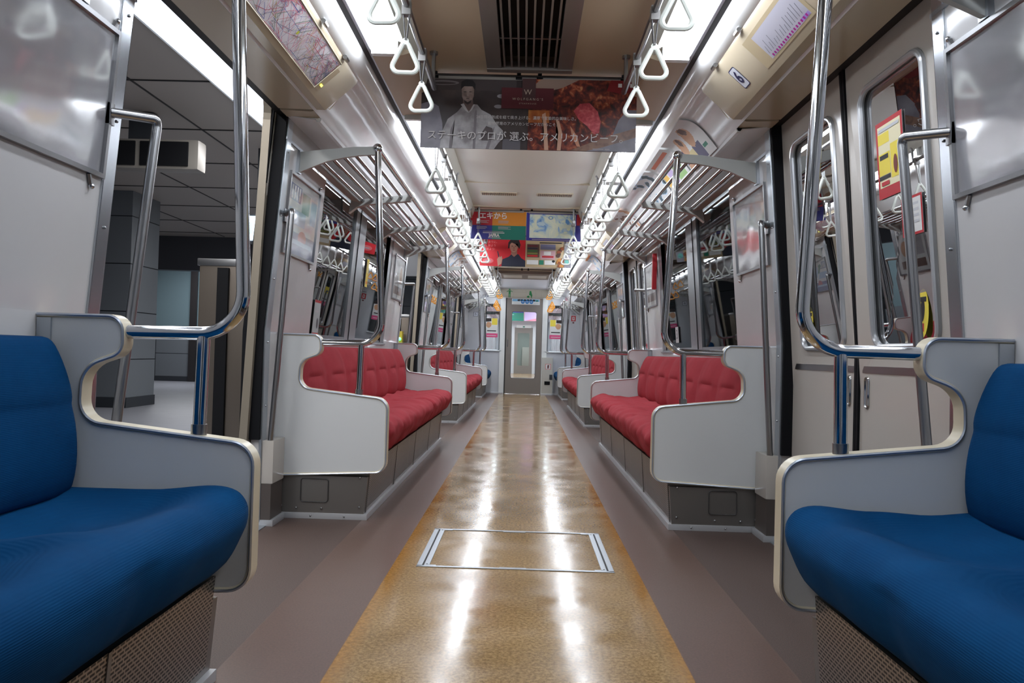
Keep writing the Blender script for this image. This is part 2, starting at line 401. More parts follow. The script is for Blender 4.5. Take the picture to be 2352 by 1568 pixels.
# small grilles on the pale ceiling panels
for (y, w) in ((6.05, 'near'), (9.02, 'far')):
    for s in (-1, 1):
        t = thing('ceiling_grille', f'small {SIDE[s]} slotted grille in the {w} pale ceiling panel', 'grille', 'slotted ceiling grilles', (s*.23, y, 2.12))
        bm = bmesh.new(); box(bm, s*.08, s*.38, y-.03, y+.07, 2.118, 2.13, .002); new('grille_frame', bm, CREAM, t)
        bm = bmesh.new()
        for i in range(18):
            x = .095+.27*i/17; box(bm, s*(x-.004), s*(x+.004), y-.02, y+.06, 2.114, 2.119)
        new('grille_slots', bm, mat('grille_slots', (112, 104, 92), .6), t, smooth=False)
# far brown air unit with two slots
t = thing('air_outlet', 'brown air outlet with two pale slots under the far ceiling', 'vent', None, (0, 12.3, 2.15))
bm = bmesh.new(); A = []
prism(bm, [(-.47, 2.155), (-.40, 2.105), (.40, 2.105), (.47, 2.155)], 12.0, 12.88); new('outlet_casing', bm, mat('outlet_brown', (108, 94, 84), .5), t, smooth=False)
for s in (-1, 1): new('outlet_slot', bx(s*.05, s*.36, 12.2, 12.62, 2.098, 2.106), mat('outlet_slot', (176, 168, 158), .4), t, smooth=False)

# ---------------------------------------------------------------- door heads (map boxes) and closed / open doors
for s in (-1, 1):
    for k, c in enumerate(DOORS):
        bm = bmesh.new()
        prism(bm, [(1.089, 1.850), (.885, 1.846), (.872, 1.856), (.752, 1.962), (.742, 1.995), (1.0, 1.995), (1.089, 1.872)], c-.63, c+.555, s)
        bmesh.ops.bevel(bm, geom=[e for e in bm.edges if abs(e.verts[0].co.y-e.verts[1].co.y) < .01 and abs(e.verts[0].co.y-(c+.555)) < .01 and min(abs(e.verts[0].co.x), abs(e.verts[1].co.x)) < 1.0], offset=.03, segments=4, affect='EDGES')
        o = new(f'trim_{1+k+(3 if s>0 else 0)}', bm, BEIGE); struct(o)
        bm = bmesh.new(); prism(bm, [(1.089, 1.850), (.95, 1.845), (.93, 1.85), (.9, 1.9), (1.0, 1.9), (1.089, 1.872)], c+.545, c+.64, s); new('head_soffit', bm, BEIGE, o)
        # lock eyes on the box
        for yy in (c-.05, c+.27):
            bm = tb([(s*.735, yy-.02, 1.972), (s*.735, yy+.02, 1.972)], .009, 8); new('lock_eye', bm, STEEL, o)
        # reveal: rubber + steel angles + header rail
        bm = bmesh.new(); prism(bm, [(wx(z)+.001, z) for z in (.39, .88, 1.865)]+[(wx(z)+.047, z) for z in (1.865, .88, .39)], c+DH-.022, c+DH+.001, s)
        new('door_rubber', bm, RUBBER, o, smooth=False)
        bm = bmesh.new(); prism(bm, [(wx(z)+.001, z) for z in (.40, .88, 1.72)]+[(wx(z)+.047, z) for z in (1.72, .88, .40)], c-DH-.001, c-DH+.014, s)
        new('door_rubber', bm, RUBBER, o, smooth=False)
        for (ya, yb) in ((c-DH-.052, c-DH+.004), (c+DH-.004, c+DH+.06)):
            bm = bmesh.new(); prism(bm, [(wx(z)-.006, z) for z in (.02, .88, 1.845)]+[(wx(z)+.01, z) for z in (1.845, .88, .02)], ya, yb, s)
            bmesh.ops.bevel(bm, geom=[e for e in bm.edges if abs(e.verts[0].co.y-e.verts[1].co.y) < 1e-4 and abs(e.verts[0].co.z-e.verts[1].co.z) > .2], offset=.004, segments=2, affect='EDGES')
            j = new('steel_jamb', bm, ALU if ya > c else mat('jamb_steel', (188, 192, 198), .22, metal=.9), o)
            bm = bmesh.new()
            for q in range(6):
                z = .25+q*.29; x = wx(z)-.007; bmesh.ops.create_uvsphere(bm, u_segments=8, v_segments=5, radius=.0045, matrix=Matrix.Translation((s*x, ya+.03, z)))
            new('screws', bm, STEEL, j)
        new('header_rail', bx(s*(wx(ZH)+.0), s*(wx(ZH)+.044), c-DH, c+DH, ZH-.006, ZH+.006), BLACK, o, smooth=False)
        new('threshold', bx(s*1.13, s*1.22, c-DH, c+DH, -.01, .004), ALU, o, smooth=False)

def leaf(c0, c1, s, winy, parent_name, idx, handle_side, openx=0.0):
    """sliding door leaf between y=c0..c1 with window winy"""
    lean = lambda z: wx(z)+.045+openx
    bm = bmesh.new(); w0, w1 = winy; zb, zt = .865, 1.735
    # panel with rounded window hole: ring between outer rectangle and window outline
    hole = fillet([(0, w0, zb), (0, w1, zb), (0, w1, zt), (0, w0, zt)], .055, 6, True)
    def proj(y, z): # to outer rect
        cy, cz = (w0+w1)/2, (zb+zt)/2; dy, dz = y-cy, z-cz; t = 1e9
        if dy > 1e-9: t = min(t, (c1-cy)/dy)
        if dy < -1e-9: t = min(t, (c0-cy)/dy)
        if dz > 1e-9: t = min(t, (1.94-cz)/dz)
        if dz < -1e-9: t = min(t, (.0-cz)/dz)
        return cy+dy*t, cz+dz*t
    pts = [(p.y, p.z) for p in hole]
    # add corner-aligned points
    full = []
    cy, cz = (w0+w1)/2, (zb+zt)/2
    outer = [(proj(y, z)) for y, z in pts]
    corners = [(c0, 0.0), (c1, 0.0), (c1, 1.94), (c0, 1.94)]
    n = len(pts); inn = [bm.verts.new((s*lean(z), y, z)) for y, z in pts]; out = [bm.verts.new((s*lean(z), y, z)) for y, z in outer]
    for i in range(n):
        j = (i+1) % n; a, b = outer[i], outer[j]
        cor = None
        if abs(a[0]-b[0]) > 1e-5 and abs(a[1]-b[1]) > 1e-5:
            cor = min(corners, key=lambda q: (q[0]-(a[0]+b[0])/2)**2+(q[1]-(a[1]+b[1])/2)**2)
        if cor: bm.faces.new((inn[i], inn[j], out[j], bm.verts.new((s*lean(cor[1]), cor[0], cor[1])), out[i]))
        else: bm.faces.new((inn[i], inn[j], out[j], out[i]))
    bmesh.ops.recalc_face_normals(bm, faces=bm.faces[:])
    bm.faces.ensure_lookup_table()
    if bm.faces[0].normal.x*s < 0: bmesh.ops.reverse_faces(bm, faces=bm.faces[:])
    bmesh.ops.solidify(bm, geom=bm.faces[:], thickness=-.022)
    o = struct(new(parent_name, bm, DOORM, smooth=False))
    fr = [(s*(lean(p.z)-.004), p.y, p.z) for p in hole]
    new('window_frame', tb(fr, .0115, 10, closed=True), mat('door_window_trim', (200, 202, 206), .22, metal=.55), o)
    bm = bmesh.new(); bm.faces.new([bm.verts.new((s*(lean(z)+.008), y, z)) for y, z in pts]); new('pane', bm, GLASSR if s > 0 else GLASS, o, smooth=False)
    bm = bmesh.new(); prism(bm, [(lean(.785)-.003, .776), (lean(.8)-.003, .80), (lean(.8)+.004, .80), (lean(.785)+.004, .776)], c0+.02, c1-.02, s); new('trim_band', bm, STEEL, o, smooth=False)
    hy = c1-.055 if handle_side > 0 else c0+.055
    pts3 = fillet([(s*(lean(.6)-.003), hy-.012, .655), (s*(lean(.6)-.003), hy+.012, .655), (s*(lean(.75)-.003), hy+.012, .760), (s*(lean(.75)-.003), hy-.012, .760)], .0105, 4, True)
    hd = new('door_handle', tb(pts3, .0045, 6, closed=True), CHROME, o)
    new('handle_recess', bx(s*(lean(.6)-.002), s*(lean(.6)+.002), hy-.01, hy+.01, .657, .758), mat('recess_grey', (140, 138, 136), .4), hd, smooth=False)
    return o
dn = 1
for k, c in enumerate(DOORS):
    # right side closed: two leaves meeting at c
    leaf(c-DH+.003, c-.016, 1, (c-.52, c-.125), f'door_{dn}', dn, 1); dn += 1
    o2 = leaf(c+.016, c+DH-.003, 1, (c+.105, c+.52), f'door_{dn}', dn, -1); dn += 1
    bm = bmesh.new()
    for q in (-1, 1): prism(bm, [(wx(z)+.036, z) for z in (.0, .88, 1.92)]+[(wx(z)+.066, z) for z in (1.92, .88, .0)], c+q*.002, c+q*.017)
    new('door_rubber', bm, RUBBER, o2, smooth=False)
    # left side open: leaves slid into the wall pockets, only their edges show
    for q in (-1, 1):
        e = c+q*(DH-.028)
        bm = bmesh.new(); prism(bm, [(wx(z)+.052, z) for z in (.02, .88, 1.95)]+[(wx(z)+.085, z) for z in (1.95, .88, .02)], e, e+q*.30, -1)
        o = struct(new(f'door_{dn}', bm, DOORM, smooth=False)); dn += 1
        bm = bmesh.new(); prism(bm, [(wx(z)+.054, z) for z in (.02, .88, 1.95)]+[(wx(z)+.083, z) for z in (1.95, .88, .02)], e-q*.016, e, -1)
        new('door_rubber', bm, RUBBER, o, smooth=False)
    # outer body opening frame on left with rounded upper corners
    zt = 1.978
    out = fillet([(0, c-DH+.02, 0), (0, c-DH+.02, zt), (0, c+DH-.045, zt), (0, c+DH-.045, 0)], [0, .15, .15, 0], 8)
    full = [(0, c-DH-.05, 0), (0, c-DH-.05, 2.1), (0, c+DH+.05, 2.1), (0, c+DH+.05, 0)]
    bm = bmesh.new(); inn = [(p.y, p.z) for p in out]
    def px(z): return -(wx(z)+.10)
    vi = [bm.verts.new((px(z), y, z)) for y, z in inn]; cy = c
    def pr2(y, z):
        t = 1e9; dy, dz = y-cy, z-.9
        if dz > .9: return (y, 2.08) if abs(dy) < DH-.16 else ((c+math.copysign(DH+.05, dy)), z if z < zt-.02 else 2.08)
        return (c+math.copysign(DH+.05, dy), z)
    vo = [bm.verts.new((px(p[1]), p[0], p[1])) for p in [pr2(y, z) for y, z in inn]]
    for i in range(len(inn)-1): bm.faces.new((vi[i], vi[i+1], vo[i+1], vo[i]))
    bmesh.ops.recalc_face_normals(bm, faces=bm.faces[:]); bmesh.ops.solidify(bm, geom=bm.faces[:], thickness=.035)
    struct(new(f'trim_{10+k}', bm, mat('body_edge_cream', (146, 137, 122), .35, metal=.3), smooth=False))

# ---------------------------------------------------------------- side windows
wn = 1
for s in (-1, 1):
    for y0 in (4.02, 8.90):
        for (a, b, sl, sr) in ((y0, y0+.93, .022, .115), (y0+.935, y0+2.16, .19, .15)):
            bm = bmesh.new(); X0 = lambda z: wx(z)+.008; X1 = lambda z: wx(z)+.04
            def bar(ya, yb, za, zb, bm=bm, s=s):
                prism(bm, [(X0(za), za), (X0(zb), zb), (X1(zb), zb), (X1(za), za)], ya, yb, s)
            bar(a, a+sl, .86, 1.77); bar(b-sr, b, .86, 1.77); bar(a+sl, b-sr, .86, .885); bar(a+sl, b-sr, 1.725, 1.77)
            o = struct(new(f'window_{wn}', bm, FRAME, smooth=False)); wn += 1
            bm = bmesh.new(); prism(bm, [(wx(.87)+.02, .87), (wx(1.74)+.02, 1.74), (wx(1.74)+.024, 1.74), (wx(.87)+.024, .87)], a+sl, b-sr, s); new('pane', bm, GLASS if s < 0 else GLASSR, o, smooth=False)
            bm = bmesh.new(); prism(bm, [(wx(.87)+.004, .87), (wx(1.74)+.004, 1.74), (wx(1.74)+.02, 1.74), (wx(.87)+.02, .87)], b-.006 if sr < .13 else b-sr, b if sr < .13 else b-sr+.008, s); new('seal', bm, RUBBER, o, smooth=False)
            new('sill', bx(s*(wx(.86)-.012), s*(wx(.86)+.03), a, b, .848, .862, .003), ALU, o)

# ---------------------------------------------------------------- ad frames on the walls
def ad_frame(s, a, b, z0, z1, label, picture=None):
    t = thing('advert_frame', label, 'advert frame', 'framed advert holders on the side walls', (s*wx(z0), (a+b)/2, z0))
    def P(y, z, o=0): return Vector((s*(wx(z)-o), y, z))
    bm = bmesh.new(); w = .012
    for (ya, yb, za, zb) in ((a, b, z0, z0+w), (a, b, z1-w, z1), (a, a+w, z0+w, z1-w), (b-w, b, z0+w, z1-w)):
        prism(bm, [(wx(za)-.001, za), (wx(zb)-.001, zb), (wx(zb)-.013, zb), (wx(za)-.013, za)], ya, yb, s)
    new('frame', bm, STEEL, t, smooth=False)
    bm = bmesh.new(); bm.faces.new([bm.verts.new(P(y, z, .002)) for y, z in ((a+w, z0+w), (b-w, z0+w), (b-w, z1-w), (a+w, z1-w))])
    new('backing', bm, mat('ad_backing', (186, 184, 188), .4), t, smooth=False)
    bm = bmesh.new(); nx, nz = 14, 10; g = []
    for i in range(nx+1):
        col = []
        for j in range(nz+1):
            y = a+w+(b-a-2*w)*i/nx; z = z0+w+(z1-z0-2*w)*j/nz; e = min(i, nx-i, j, nz-j)
            o_ = .006+(.0016*noise.noise(Vector((y*9, z*7, s*3.3))) if e > 0 else 0)
            col.append(bm.verts.new(P(y, z, o_)))
        g.append(col)
    for i in range(nx):
        for j in range(nz): bm.faces.new((g[i][j], g[i+1][j], g[i+1][j+1], g[i][j+1]))
    new('clear_cover', bm, SHEET, t)
    for yy, zz, dz in ((b-.06, z0, -.03), (b-.03, z1, .022)):
        new('clip', tb([P(yy, zz, .004), P(yy+.012, zz+dz, .006)], .006, 6), STEEL, t)
        bm = bmesh.new(); bmesh.ops.create_uvsphere(bm, u_segments=8, v_segments=6, radius=.008, matrix=Matrix.Translation(P(yy+.012, zz+dz, .008))); new('clip_screw', bm, CHROME, t)
    if picture:
        Y = Vector((0, 1, 0)); V = (P(a, z1)-P(a, z0)).normalized()
        U = Y if s < 0 else -Y
        O = P((a+b)/2, (z0+z1)/2, .003)
        items = [([(p[0]*(b-a-.03), p[1]*(z1-z0-.03)) for p in pts], m) for pts, m in picture]
        art('printed_picture', items, O, U, V, t)
    return t
B1, B2, B3, R1, G1, Y1_, W1, K1, P1, O1, T1 = (flat('blue', (60, 86, 148)), flat('mid_blue', (36, 60, 128)), flat('sky', (156, 186, 214)), flat('red', (178, 34, 44)), flat('green', (34, 122, 96)),
    flat('yellow', (226, 206, 70)), flat('white', (214, 214, 212)), flat('black', (22, 20, 24)), flat('pink', (216, 78, 130)), flat('orange', (214, 132, 40)), flat('tan', (196, 150, 116)))
GB = [(R(-.5, -.5, .5, .5), W1), (R(-.45, .2, -.1, .42), B1), (R(-.05, .1, .2, .38), G1), (R(.25, .0, .45, .35), B3), (R(-.45, -.1, .1, .1), B3), (R(-.5, -.5, .5, -.2), B2), (E(.05, -.25, .14, .1), R1), (R(-.4, -.36, .4, -.3), B3)]
GB += [(R(-.42+i*.075, .22, -.38+i*.075, .40), W1) for i in range(4)]
GREYPIC = [(R(-.5, -.5, .5, .5), mat('print_greyad', (170, 166, 168), .4)), (R(-.5, .0, .1, .5), mat('print_greyad2', (160, 152, 154), .4)), (R(.2, .1, .5, .45), mat('print_greyad3', (186, 160, 150), .4))]
POSN = ['beside the camera', 'just past the first doorway', 'before the second doorway', 'just past the second doorway', 'before the third doorway', 'in the far corner']
AD2 = [(R(-.5, -.5, .5, .5), W1), (R(-.4, -.1, .0, .4), mat('print_greyad', (170, 166, 168))), (E(.2, .1, .14, .2), T1), (R(-.4, -.4, .4, -.2), flat('brownish', (120, 88, 72)))]
for s in (-1, 1):
    fr = [(1.36, 1.955, 1.245, 1.64), (3.42, 3.93, 1.25, 1.635), (6.28, 6.80, 1.25, 1.635), (8.30, 8.81, 1.25, 1.635), (11.16, 11.68, 1.25, 1.635), (13.25, 13.75, 1.25, 1.635)]
    for i, (a, b, z0, z1) in enumerate(fr):
        pic = {(-1, 1): GB, (-1, 2): AD2, (1, 2): AD2, (-1, 3): GB, (1, 1): GREYPIC, (1, 4): AD2}.get((s, i))
        nm = 'blank' if pic is None else 'printed'
        ad_frame(s, a, b, z0, z1, f'{nm} framed advert holder on the {SIDE[s]} wall {POSN[i]}', pic)

# ---------------------------------------------------------------- benches
def cushion_mesh(s, y0, y1, pitch, kind, yb):
    """seat pad, lofted along y; kind drives the lumps"""
    prof = [(1.13, .34), (.90, .30), (.735, .272), (.690, .285), (.655, .325), (.628, .385), (.622, .415), (.632, .442), (.665, .462), (.73, .470), (.82, .465), (.93, .458), (1.03, .462), (1.13, .470)]
    for _ in range(2):
        q = []
        for i_ in range(len(prof)):
            a_, b_ = prof[i_], prof[(i_+1) % len(prof)]
            q += [(a_[0]*.75+b_[0]*.25, a_[1]*.75+b_[1]*.25), (a_[0]*.25+b_[0]*.75, a_[1]*.25+b_[1]*.75)]
        prof = q
    bm = bmesh.new(); rows = []; n = max(12, int((y1-y0)/.022)); m = len(prof)
    cx = sum(p[0] for p in prof)/m; cz = .37
    for j in range(n+1):
        y = y0+(y1-y0)*j/n; e = min(y-y0, y1-y); k = 1.0 if e > .035 else math.sqrt(max(0, 1-(1-e/.035)**2))*.14+.86
        f = ((y-yb)/pitch) % 1.0; row = []
        for (x, z) in prof:
            dx = dz = 0
            top = max(0, min(1, (z-.39)/.06))
            w = (1-abs(2*f-1)**3)        # 1 in the person's middle
            depth = (x-.62)/.5
            hollow = math.exp(-((depth-.52)/.26)**2)
            if kind == 'blue':
                dz = top*(-.036*w*hollow+.012*(1-w)+.014*math.exp(-((depth-.12)/.14)**2)*w)
                dx = -.010*w*(1-top)*(z > .3)
                dz += top*.012*noise.noise(Vector((x*6, y*6, s*2))); dx += .008*noise.noise(Vector((z*9, y*6, 7)))*(z < .42)
            else:
                wr = abs(math.sin(math.pi*(y-yb)/pitch))**.5
                dz = top*(-.015*w*hollow+.024*(wr-.6)*math.exp(-((depth-.25)/.4)**2)); dx = -.020*(wr-.5)*(1-top)*(z > .3)
                dz += top*.014*noise.noise(Vector((x*12, y*9, s*2))); dx += .012*noise.noise(Vector((z*16, y*11, 3)))*(x < .8)
            X = cx+(x+dx-cx)*k; Z = cz+(z+dz-cz)*k
            row.append(bm.verts.new((s*X, y, Z)))
        rows.append(row)
    for j in range(n):
        for i in range(m): bm.faces.new((rows[j][i], rows[j][(i+1) % m], rows[j+1][(i+1) % m], rows[j+1][i]))
    bm.faces.new(rows[0]); bm.faces.new(rows[-1][::-1])
    return bm
def back_mesh(s, y0, y1, pitch, kind, yb):
    prof = [(1.155, .44), (1.155, .815), (1.125, .822), (1.104, .812), (1.086, .785), (1.068, .745), (1.054, .705), (1.046, .676), (1.045, .664), (1.046, .652), (1.040, .62), (1.034, .57), (1.032, .52), (1.040, .47), (1.055, .44)]
    bm = bmesh.new(); rows = []; n = int((y1-y0)/.016); m = len(prof)
    for j in range(n+1):
        y = y0+(y1-y0)*j/n; e = min(y-y0, y1-y); k = 1.0 if e > .03 else math.sqrt(max(0, 1-(1-e/.03)**2))*.35+.65
        f = ((y-yb)/pitch) % 1.0; c = abs(2*f-1); w = 1-c**4; groove = math.exp(-((1-c)/.12)**2); row = []
        for i, (x, z) in enumerate(prof):
            dx = 0
            if x < 1.12:
                if kind == 'red':
                    dx = -.020*math.sin(math.pi*f)+.008
                    if i in (7, 8, 9): dx += .017*math.exp(-(c/.6)**6)*(1 if i == 8 else .35)
                    dx += .004*noise.noise(Vector((y*8, z*12, s*5)))
                else:
                    dx = -.008*w+.003*noise.noise(Vector((y*5, z*8, s*5)))
                    if i in (7, 8, 9): dx += .007*(1 if i == 8 else .4)
            X = 1.155-(1.155-(x+dx))*k
            Z = z if i < 1 else (.44+(z-.44)*(.965+.035*k/1.0) if z > .7 else z)
            row.append(bm.verts.new((s*X, y, Z)))
        rows.append(row)
    for j in range(n):
        for i in range(m): bm.faces.new((rows[j][i], rows[j][(i+1) % m], rows[j+1][(i+1) % m], rows[j+1][i]))
    bm.faces.new(rows[0]); bm.faces.new(rows[-1][::-1])
    return bm
CAP = {'red': 7, 'blue': 4}
BNAME = ['nearest the camera', 'between the first and second doorways', 'between the second and third doorways', 'at the far end wall']
for s in (-1, 1):
    for bi, (a, b, kind) in enumerate(BENCH):
        ia, ib = a+.045, b-.045
        if bi == 0: ia = a
        if bi == 3: ib = b
        t = thing('bench_seat', f'{"long red" if kind=="red" else "short blue"} upholstered bench seat along the {SIDE[s]} wall {BNAME[bi]}', 'bench', f'{kind} bench seats', (s*.95, (a+b)/2, 0))
        fab = RED if kind == 'red' else BLUE
        L = ib-ia; np_ = 7 if kind == 'red' else (4 if bi == 0 else 3); pitch = L/np_
        if kind == 'red': cuts = [(ia, ia+4*pitch), (ia+4*pitch, ib)]
        else: cuts = [(ia, ib)]
        for (ca, cb) in cuts: new('seat_cushion', cushion_mesh(s, ca+.003, cb-.003, pitch, kind, ia), fab, t, autos=60)
        bk = new('backrest', back_mesh(s, ia+.004, ib-.004, pitch, kind, ia), fab, t, autos=75); sm = bk.modifiers.new('smooth', 'SUBSURF'); sm.levels = sm.render_levels = 1
        # base
        ba, bb = a+.012, b-.012
        if bi == 0: ba = a
        if bi == 3: bb = b
        bm = bmesh.new(); prism(bm, [(.728, .028), (.7145, .203), (1.16, .203), (1.16, .028)], ba, bb, s); prism(bm, [(.7145, .203), (.71, .262), (1.16, .262), (1.16, .203)], ba+(.031 if bi > 0 else 0), bb-(.031 if bi < 3 else 0), s)
        base = new('seat_base', bm, DARKSTEEL, t, smooth=False)
        bm = bmesh.new(); prism(bm, [(.7255, .045), (.7085, .262), (.712, .262), (.729, .045)], ba+.03, bb-.03, s)
        new('front_grille', bm, PERF if kind == 'blue' else LOUV, base, smooth=False)
        q = ba+.038
        while q < bb-.02:
            bm = bmesh.new(); prism(bm, [(.7235, .03), (.7065, .262), (.71, .262), (.727, .03)], q-.006, q+.006, s); q += .76
            new('grille_joint', bm, DARKSTEEL, base, smooth=False)
        new('kick_strip', bx(s*.712, s*1.16, ba-.004, bb+.004, 0, .028, .002), KICK, t)
        for (yy, sg, on) in ((a, -1, bi > 0), (b, 1, bi < 3)):
            if not on: continue
            yo = yy+sg*.004-sg*.012
            pts = fillet([(s*.90, yo, .08), (s*1.03, yo, .08), (s*1.03, yo, .19), (s*.90, yo, .19)], .012, 3, True)
            new('hatch_outline', tb(pts, .0022, 4, closed=True), mat('hatch_line', (60, 58, 58), .5), base)
            bm = bmesh.new()
            for (x, z) in ((.75, .06), (.75, .20), (1.12, .06), (.93, .05), (1.05, .05), (.82, .014), (.98, .014), (1.12, .014)):
                bmesh.ops.create_uvsphere(bm, u_segments=8, v_segments=5, radius=.005, matrix=Matrix.Translation((s*x, yo, z)))
            new('screws', bm, STEEL, base)

# partitions at bench ends
POUT = [(1.163, .870), (.958, .870), (.955, .787), (1.052, .752), (1.056, .617), (.632, .572), (.632, .232), (1.163, .206)]
PRAD = [0, .035, .035, .07, .06, .055, .05, 0]
def partition(s, y, face, label, grp):
    """y = centre; face = +1/-1 side that faces the doorway"""
    t = thing('seat_divider', label, 'partition', grp, (s*.9, y, .2))
    pts = fillet([(x, 0, z) for x, z in POUT], PRAD, 7)
    bm = bmesh.new(); prism(bm, [(p.x, p.z) for p in pts], y-.016, y+.016, s); new('panel', bm, PANEL, t, smooth=False)
    op = [p for p in pts]
    bm = bmesh.new(); n = len(op); rings = []
    for i, p in enumerate(op):
        a = op[max(i-1, 0)]; b = op[min(i+1, n-1)]; tt = (b-a).normalized(); nn = Vector((tt.z, 0, -tt.x))
        prof = [(-.007, -.021), (.001, -.021), (.0055, -.015), (.0055, .015), (.001, .021), (-.007, .021)]
        rings.append([bm.verts.new((s*(p.x-nn.x*o), y+w, p.z-nn.z*o)) for o, w in prof])
    for i in range(n-1):
        for k in range(6): bm.faces.new((rings[i][k], rings[i][(k+1) % 6], rings[i+1][(k+1) % 6], rings[i+1][k]))
    e = new('edge_trim', bm, CREAM, t, autos=50)
    for q in (-1, 1):
        ip = []
        for i, p in enumerate(op):
            a = op[max(i-1, 0)]; b = op[min(i+1, n-1)]; tt = (b-a).normalized(); nn = Vector((tt.z, 0, -tt.x)); ip.append((s*(p.x+nn.x*.003), y+q*.0185, p.z+nn.z*.003))
        new('chrome_bead', tb(ip, .0046, 6), mat('bead_steel', (186, 194, 206), .32, metal=.8), e)
    new('wall_bracket', bx(s*1.128, s*1.162, y-face*.016, y-face*.022, .3, .865), ALU, t, smooth=False)
    new('bottom_bead', tb([(s*.68, y, .232), (s*1.16, y, .207)], .006, 6), STEEL, t)
    return t
def grab_pole(s, y, label, grp):
    t = thing('grab_pole', label, 'grab pole', grp, (s*.72, y, .57)); rr = .0165
    pts = fillet([(s*.950, y, .836), (s*.668, y, .838), (s*.716, y, 1.775)], [0, .10, 0], 12)
    new('bent_pole', tb(pts, rr, 16), CHROME, t)
    new('post', tb([(s*.770, y, .590), (s*.766, y, .83)], .0155, 14), CHROME, t)
    new('post_collar', tb([(s*.7704, y, .590), (s*.770, y, .618)], .0185, 14), STEEL, t)
    return t
PY = []
for bi, (a, b, kind) in enumerate(BENCH):
    if bi > 0: PY.append((a+.02, -1, bi, kind, 'near'))
    if bi < 3: PY.append((b-.02, 1, bi, kind, 'far'))
BN = {0: 'nearest blue bench', 1: 'first red bench', 2: 'second red bench', 3: 'farthest blue bench'}
for s in (-1, 1):
    for (y, face, bi, kind, w) in PY:
        partition(s, y, face, f'white seat divider at the {w} end of the {BN[bi]} on the {SIDE[s]}', 'seat dividers')
        grab_pole(s, y, f'bent chrome grab pole at the {w} end of the {BN[bi]} on the {SIDE[s]}', 'bent grab poles')

# luggage racks
def rack(s, a, b, label):
    t = thing('luggage_rack', label, 'luggage rack', 'overhead luggage racks', (s*.9, (a+b)/2, 1.7))
    fx, fz = .716, 1.772; bxx, bz = 1.02, 1.732
    new('front_pipe', tb([(s*fx, a-.012, fz), (s*fx, b+.012, fz)], .0165, 14), CHROME, t)
    for i in range(1, 6):
        f = i/5*.97; x = fx+(bxx-fx)*f; z = fz+(bz-fz)*f-.004
        new('slat_pipe', tb([(s*x, a, z), (s*x, b, z)], .0103, 14), SLAT, t)
    n = 3; ys = [a+(b-a)*i/n for i in range(n+1)] if b-a > 2.4 else [a, (a+b)/2, b]
    for i, y in enumerate(ys):
        end = i in (0, len(ys)-1)
        if end:
            prof = [(.70, 1.780), (.83, 1.775), (1.088, 1.745), (1.098, 1.645), (1.085, 1.648), (1.04, 1.668), (.96, 1.702), (.88, 1.722), (.80, 1.735), (.70, 1.742)]
            bm = bmesh.new(); prism(bm, prof, y-.009, y+.009, s); br = new('end_bracket', bm, RACKW, t, smooth=False)
            bm = bmesh.new(); prism(bm, [(1.083, 1.75), (1.100, 1.75), (1.104, 1.642), (1.088, 1.642)], y-.02, y+.02, s); new('wall_foot', bm, ALU, br, smooth=False)
        else:
            prof = [(.70, 1.778), (1.02, 1.738), (1.085, 1.738), (1.10, 1.65), (1.05, 1.69), (.98, 1.708), (.72, 1.735)]
            bm = bmesh.new(); prism(bm, prof, y-.02, y+.02, s); br = new('rack_bracket', bm, RACKW, t, smooth=False)
        bm = bmesh.new(); bmesh.ops.create_uvsphere(bm, u_segments=14, v_segments=8, radius=.024, matrix=Matrix.Translation((s*fx, y, fz))); new('pipe_cap', bm, WHITE if not end else CHROME, br)
    # rear glazing bar / light tray
    bm = bmesh.new(); prism(bm, [(1.03, 1.722), (1.082, 1.735), (1.084, 1.728), (1.03, 1.716)], a+.02, b-.02, s); new('rear_shelf', bm, RACKW, t, smooth=False)
for s in (-1, 1):
    rack(s, .2, 1.78, f'chrome tubular luggage rack above the near blue bench on the {SIDE[s]}')
    rack(s, 3.52, 6.70, f'chrome tubular luggage rack above the first red bench on the {SIDE[s]}')
    rack(s, 8.40, 11.58, f'chrome tubular luggage rack above the second red bench on the {SIDE[s]}')
    rack(s, 13.28, 14.7, f'short chrome luggage rack above the far blue bench on the {SIDE[s]}')

# wall handrails beside the doors
for s in (-1, 1):
    for k, c in enumerate(DOORS):
        for q in (-1, 1):
            y = c+q*(.62 if q < 0 else .68); ya = c+q*(DH+(.055 if q < 0 else .075)); xt, xb = (1.037, 1.098) if q < 0 else (1.066, 1.128); yb_ = y if q > 0 else c-.70
            t = thing('door_handrail', f'vertical steel handrail on the {"near" if q<0 else "far"} side of the {ORD[k]} {SIDE[s]} doorway', 'handrail', 'handrails beside the doors', (s*1.1, y, .38))
            pts = fillet([(s*(wx(1.43)-.004), ya, 1.425), (s*xt, y+q*.01, 1.435), (s*xt, y, 1.42), (s*xb, yb_, .382)], [0, .012, .02, 0], 5)
            new('rail', tb(pts, .0135, 12), STEEL, t)
            new('wall_plate', bx(s*(wx(1.43)-.012), s*(wx(1.43)+.002), ya-.012, ya+.012, 1.39, 1.45, .002), STEEL, t)
            k_ = thing('corner_box', f'cream corner box low on the {"near" if q<0 else "far"} side of the {ORD[k]} {SIDE[s]} doorway', 'box', 'corner boxes', (s*1.13, c+q*.75, 0))
            new('casing', bx(s*1.108, s*1.163, c+q*(DH+.004), c+q*.822, .19, .385, .006), DOORM, k_); new('plinth', bx(s*1.114, s*1.163, c+q*(DH+.004), c+q*.822, .028, .19), mat('plinth_brown', (84, 76, 72), .4), k_, smooth=False)
            new('kick_strip', bx(s*1.10, s*1.163, c+q*(DH+.0), c+q*.822, 0, .028, .002), KICK, k_)

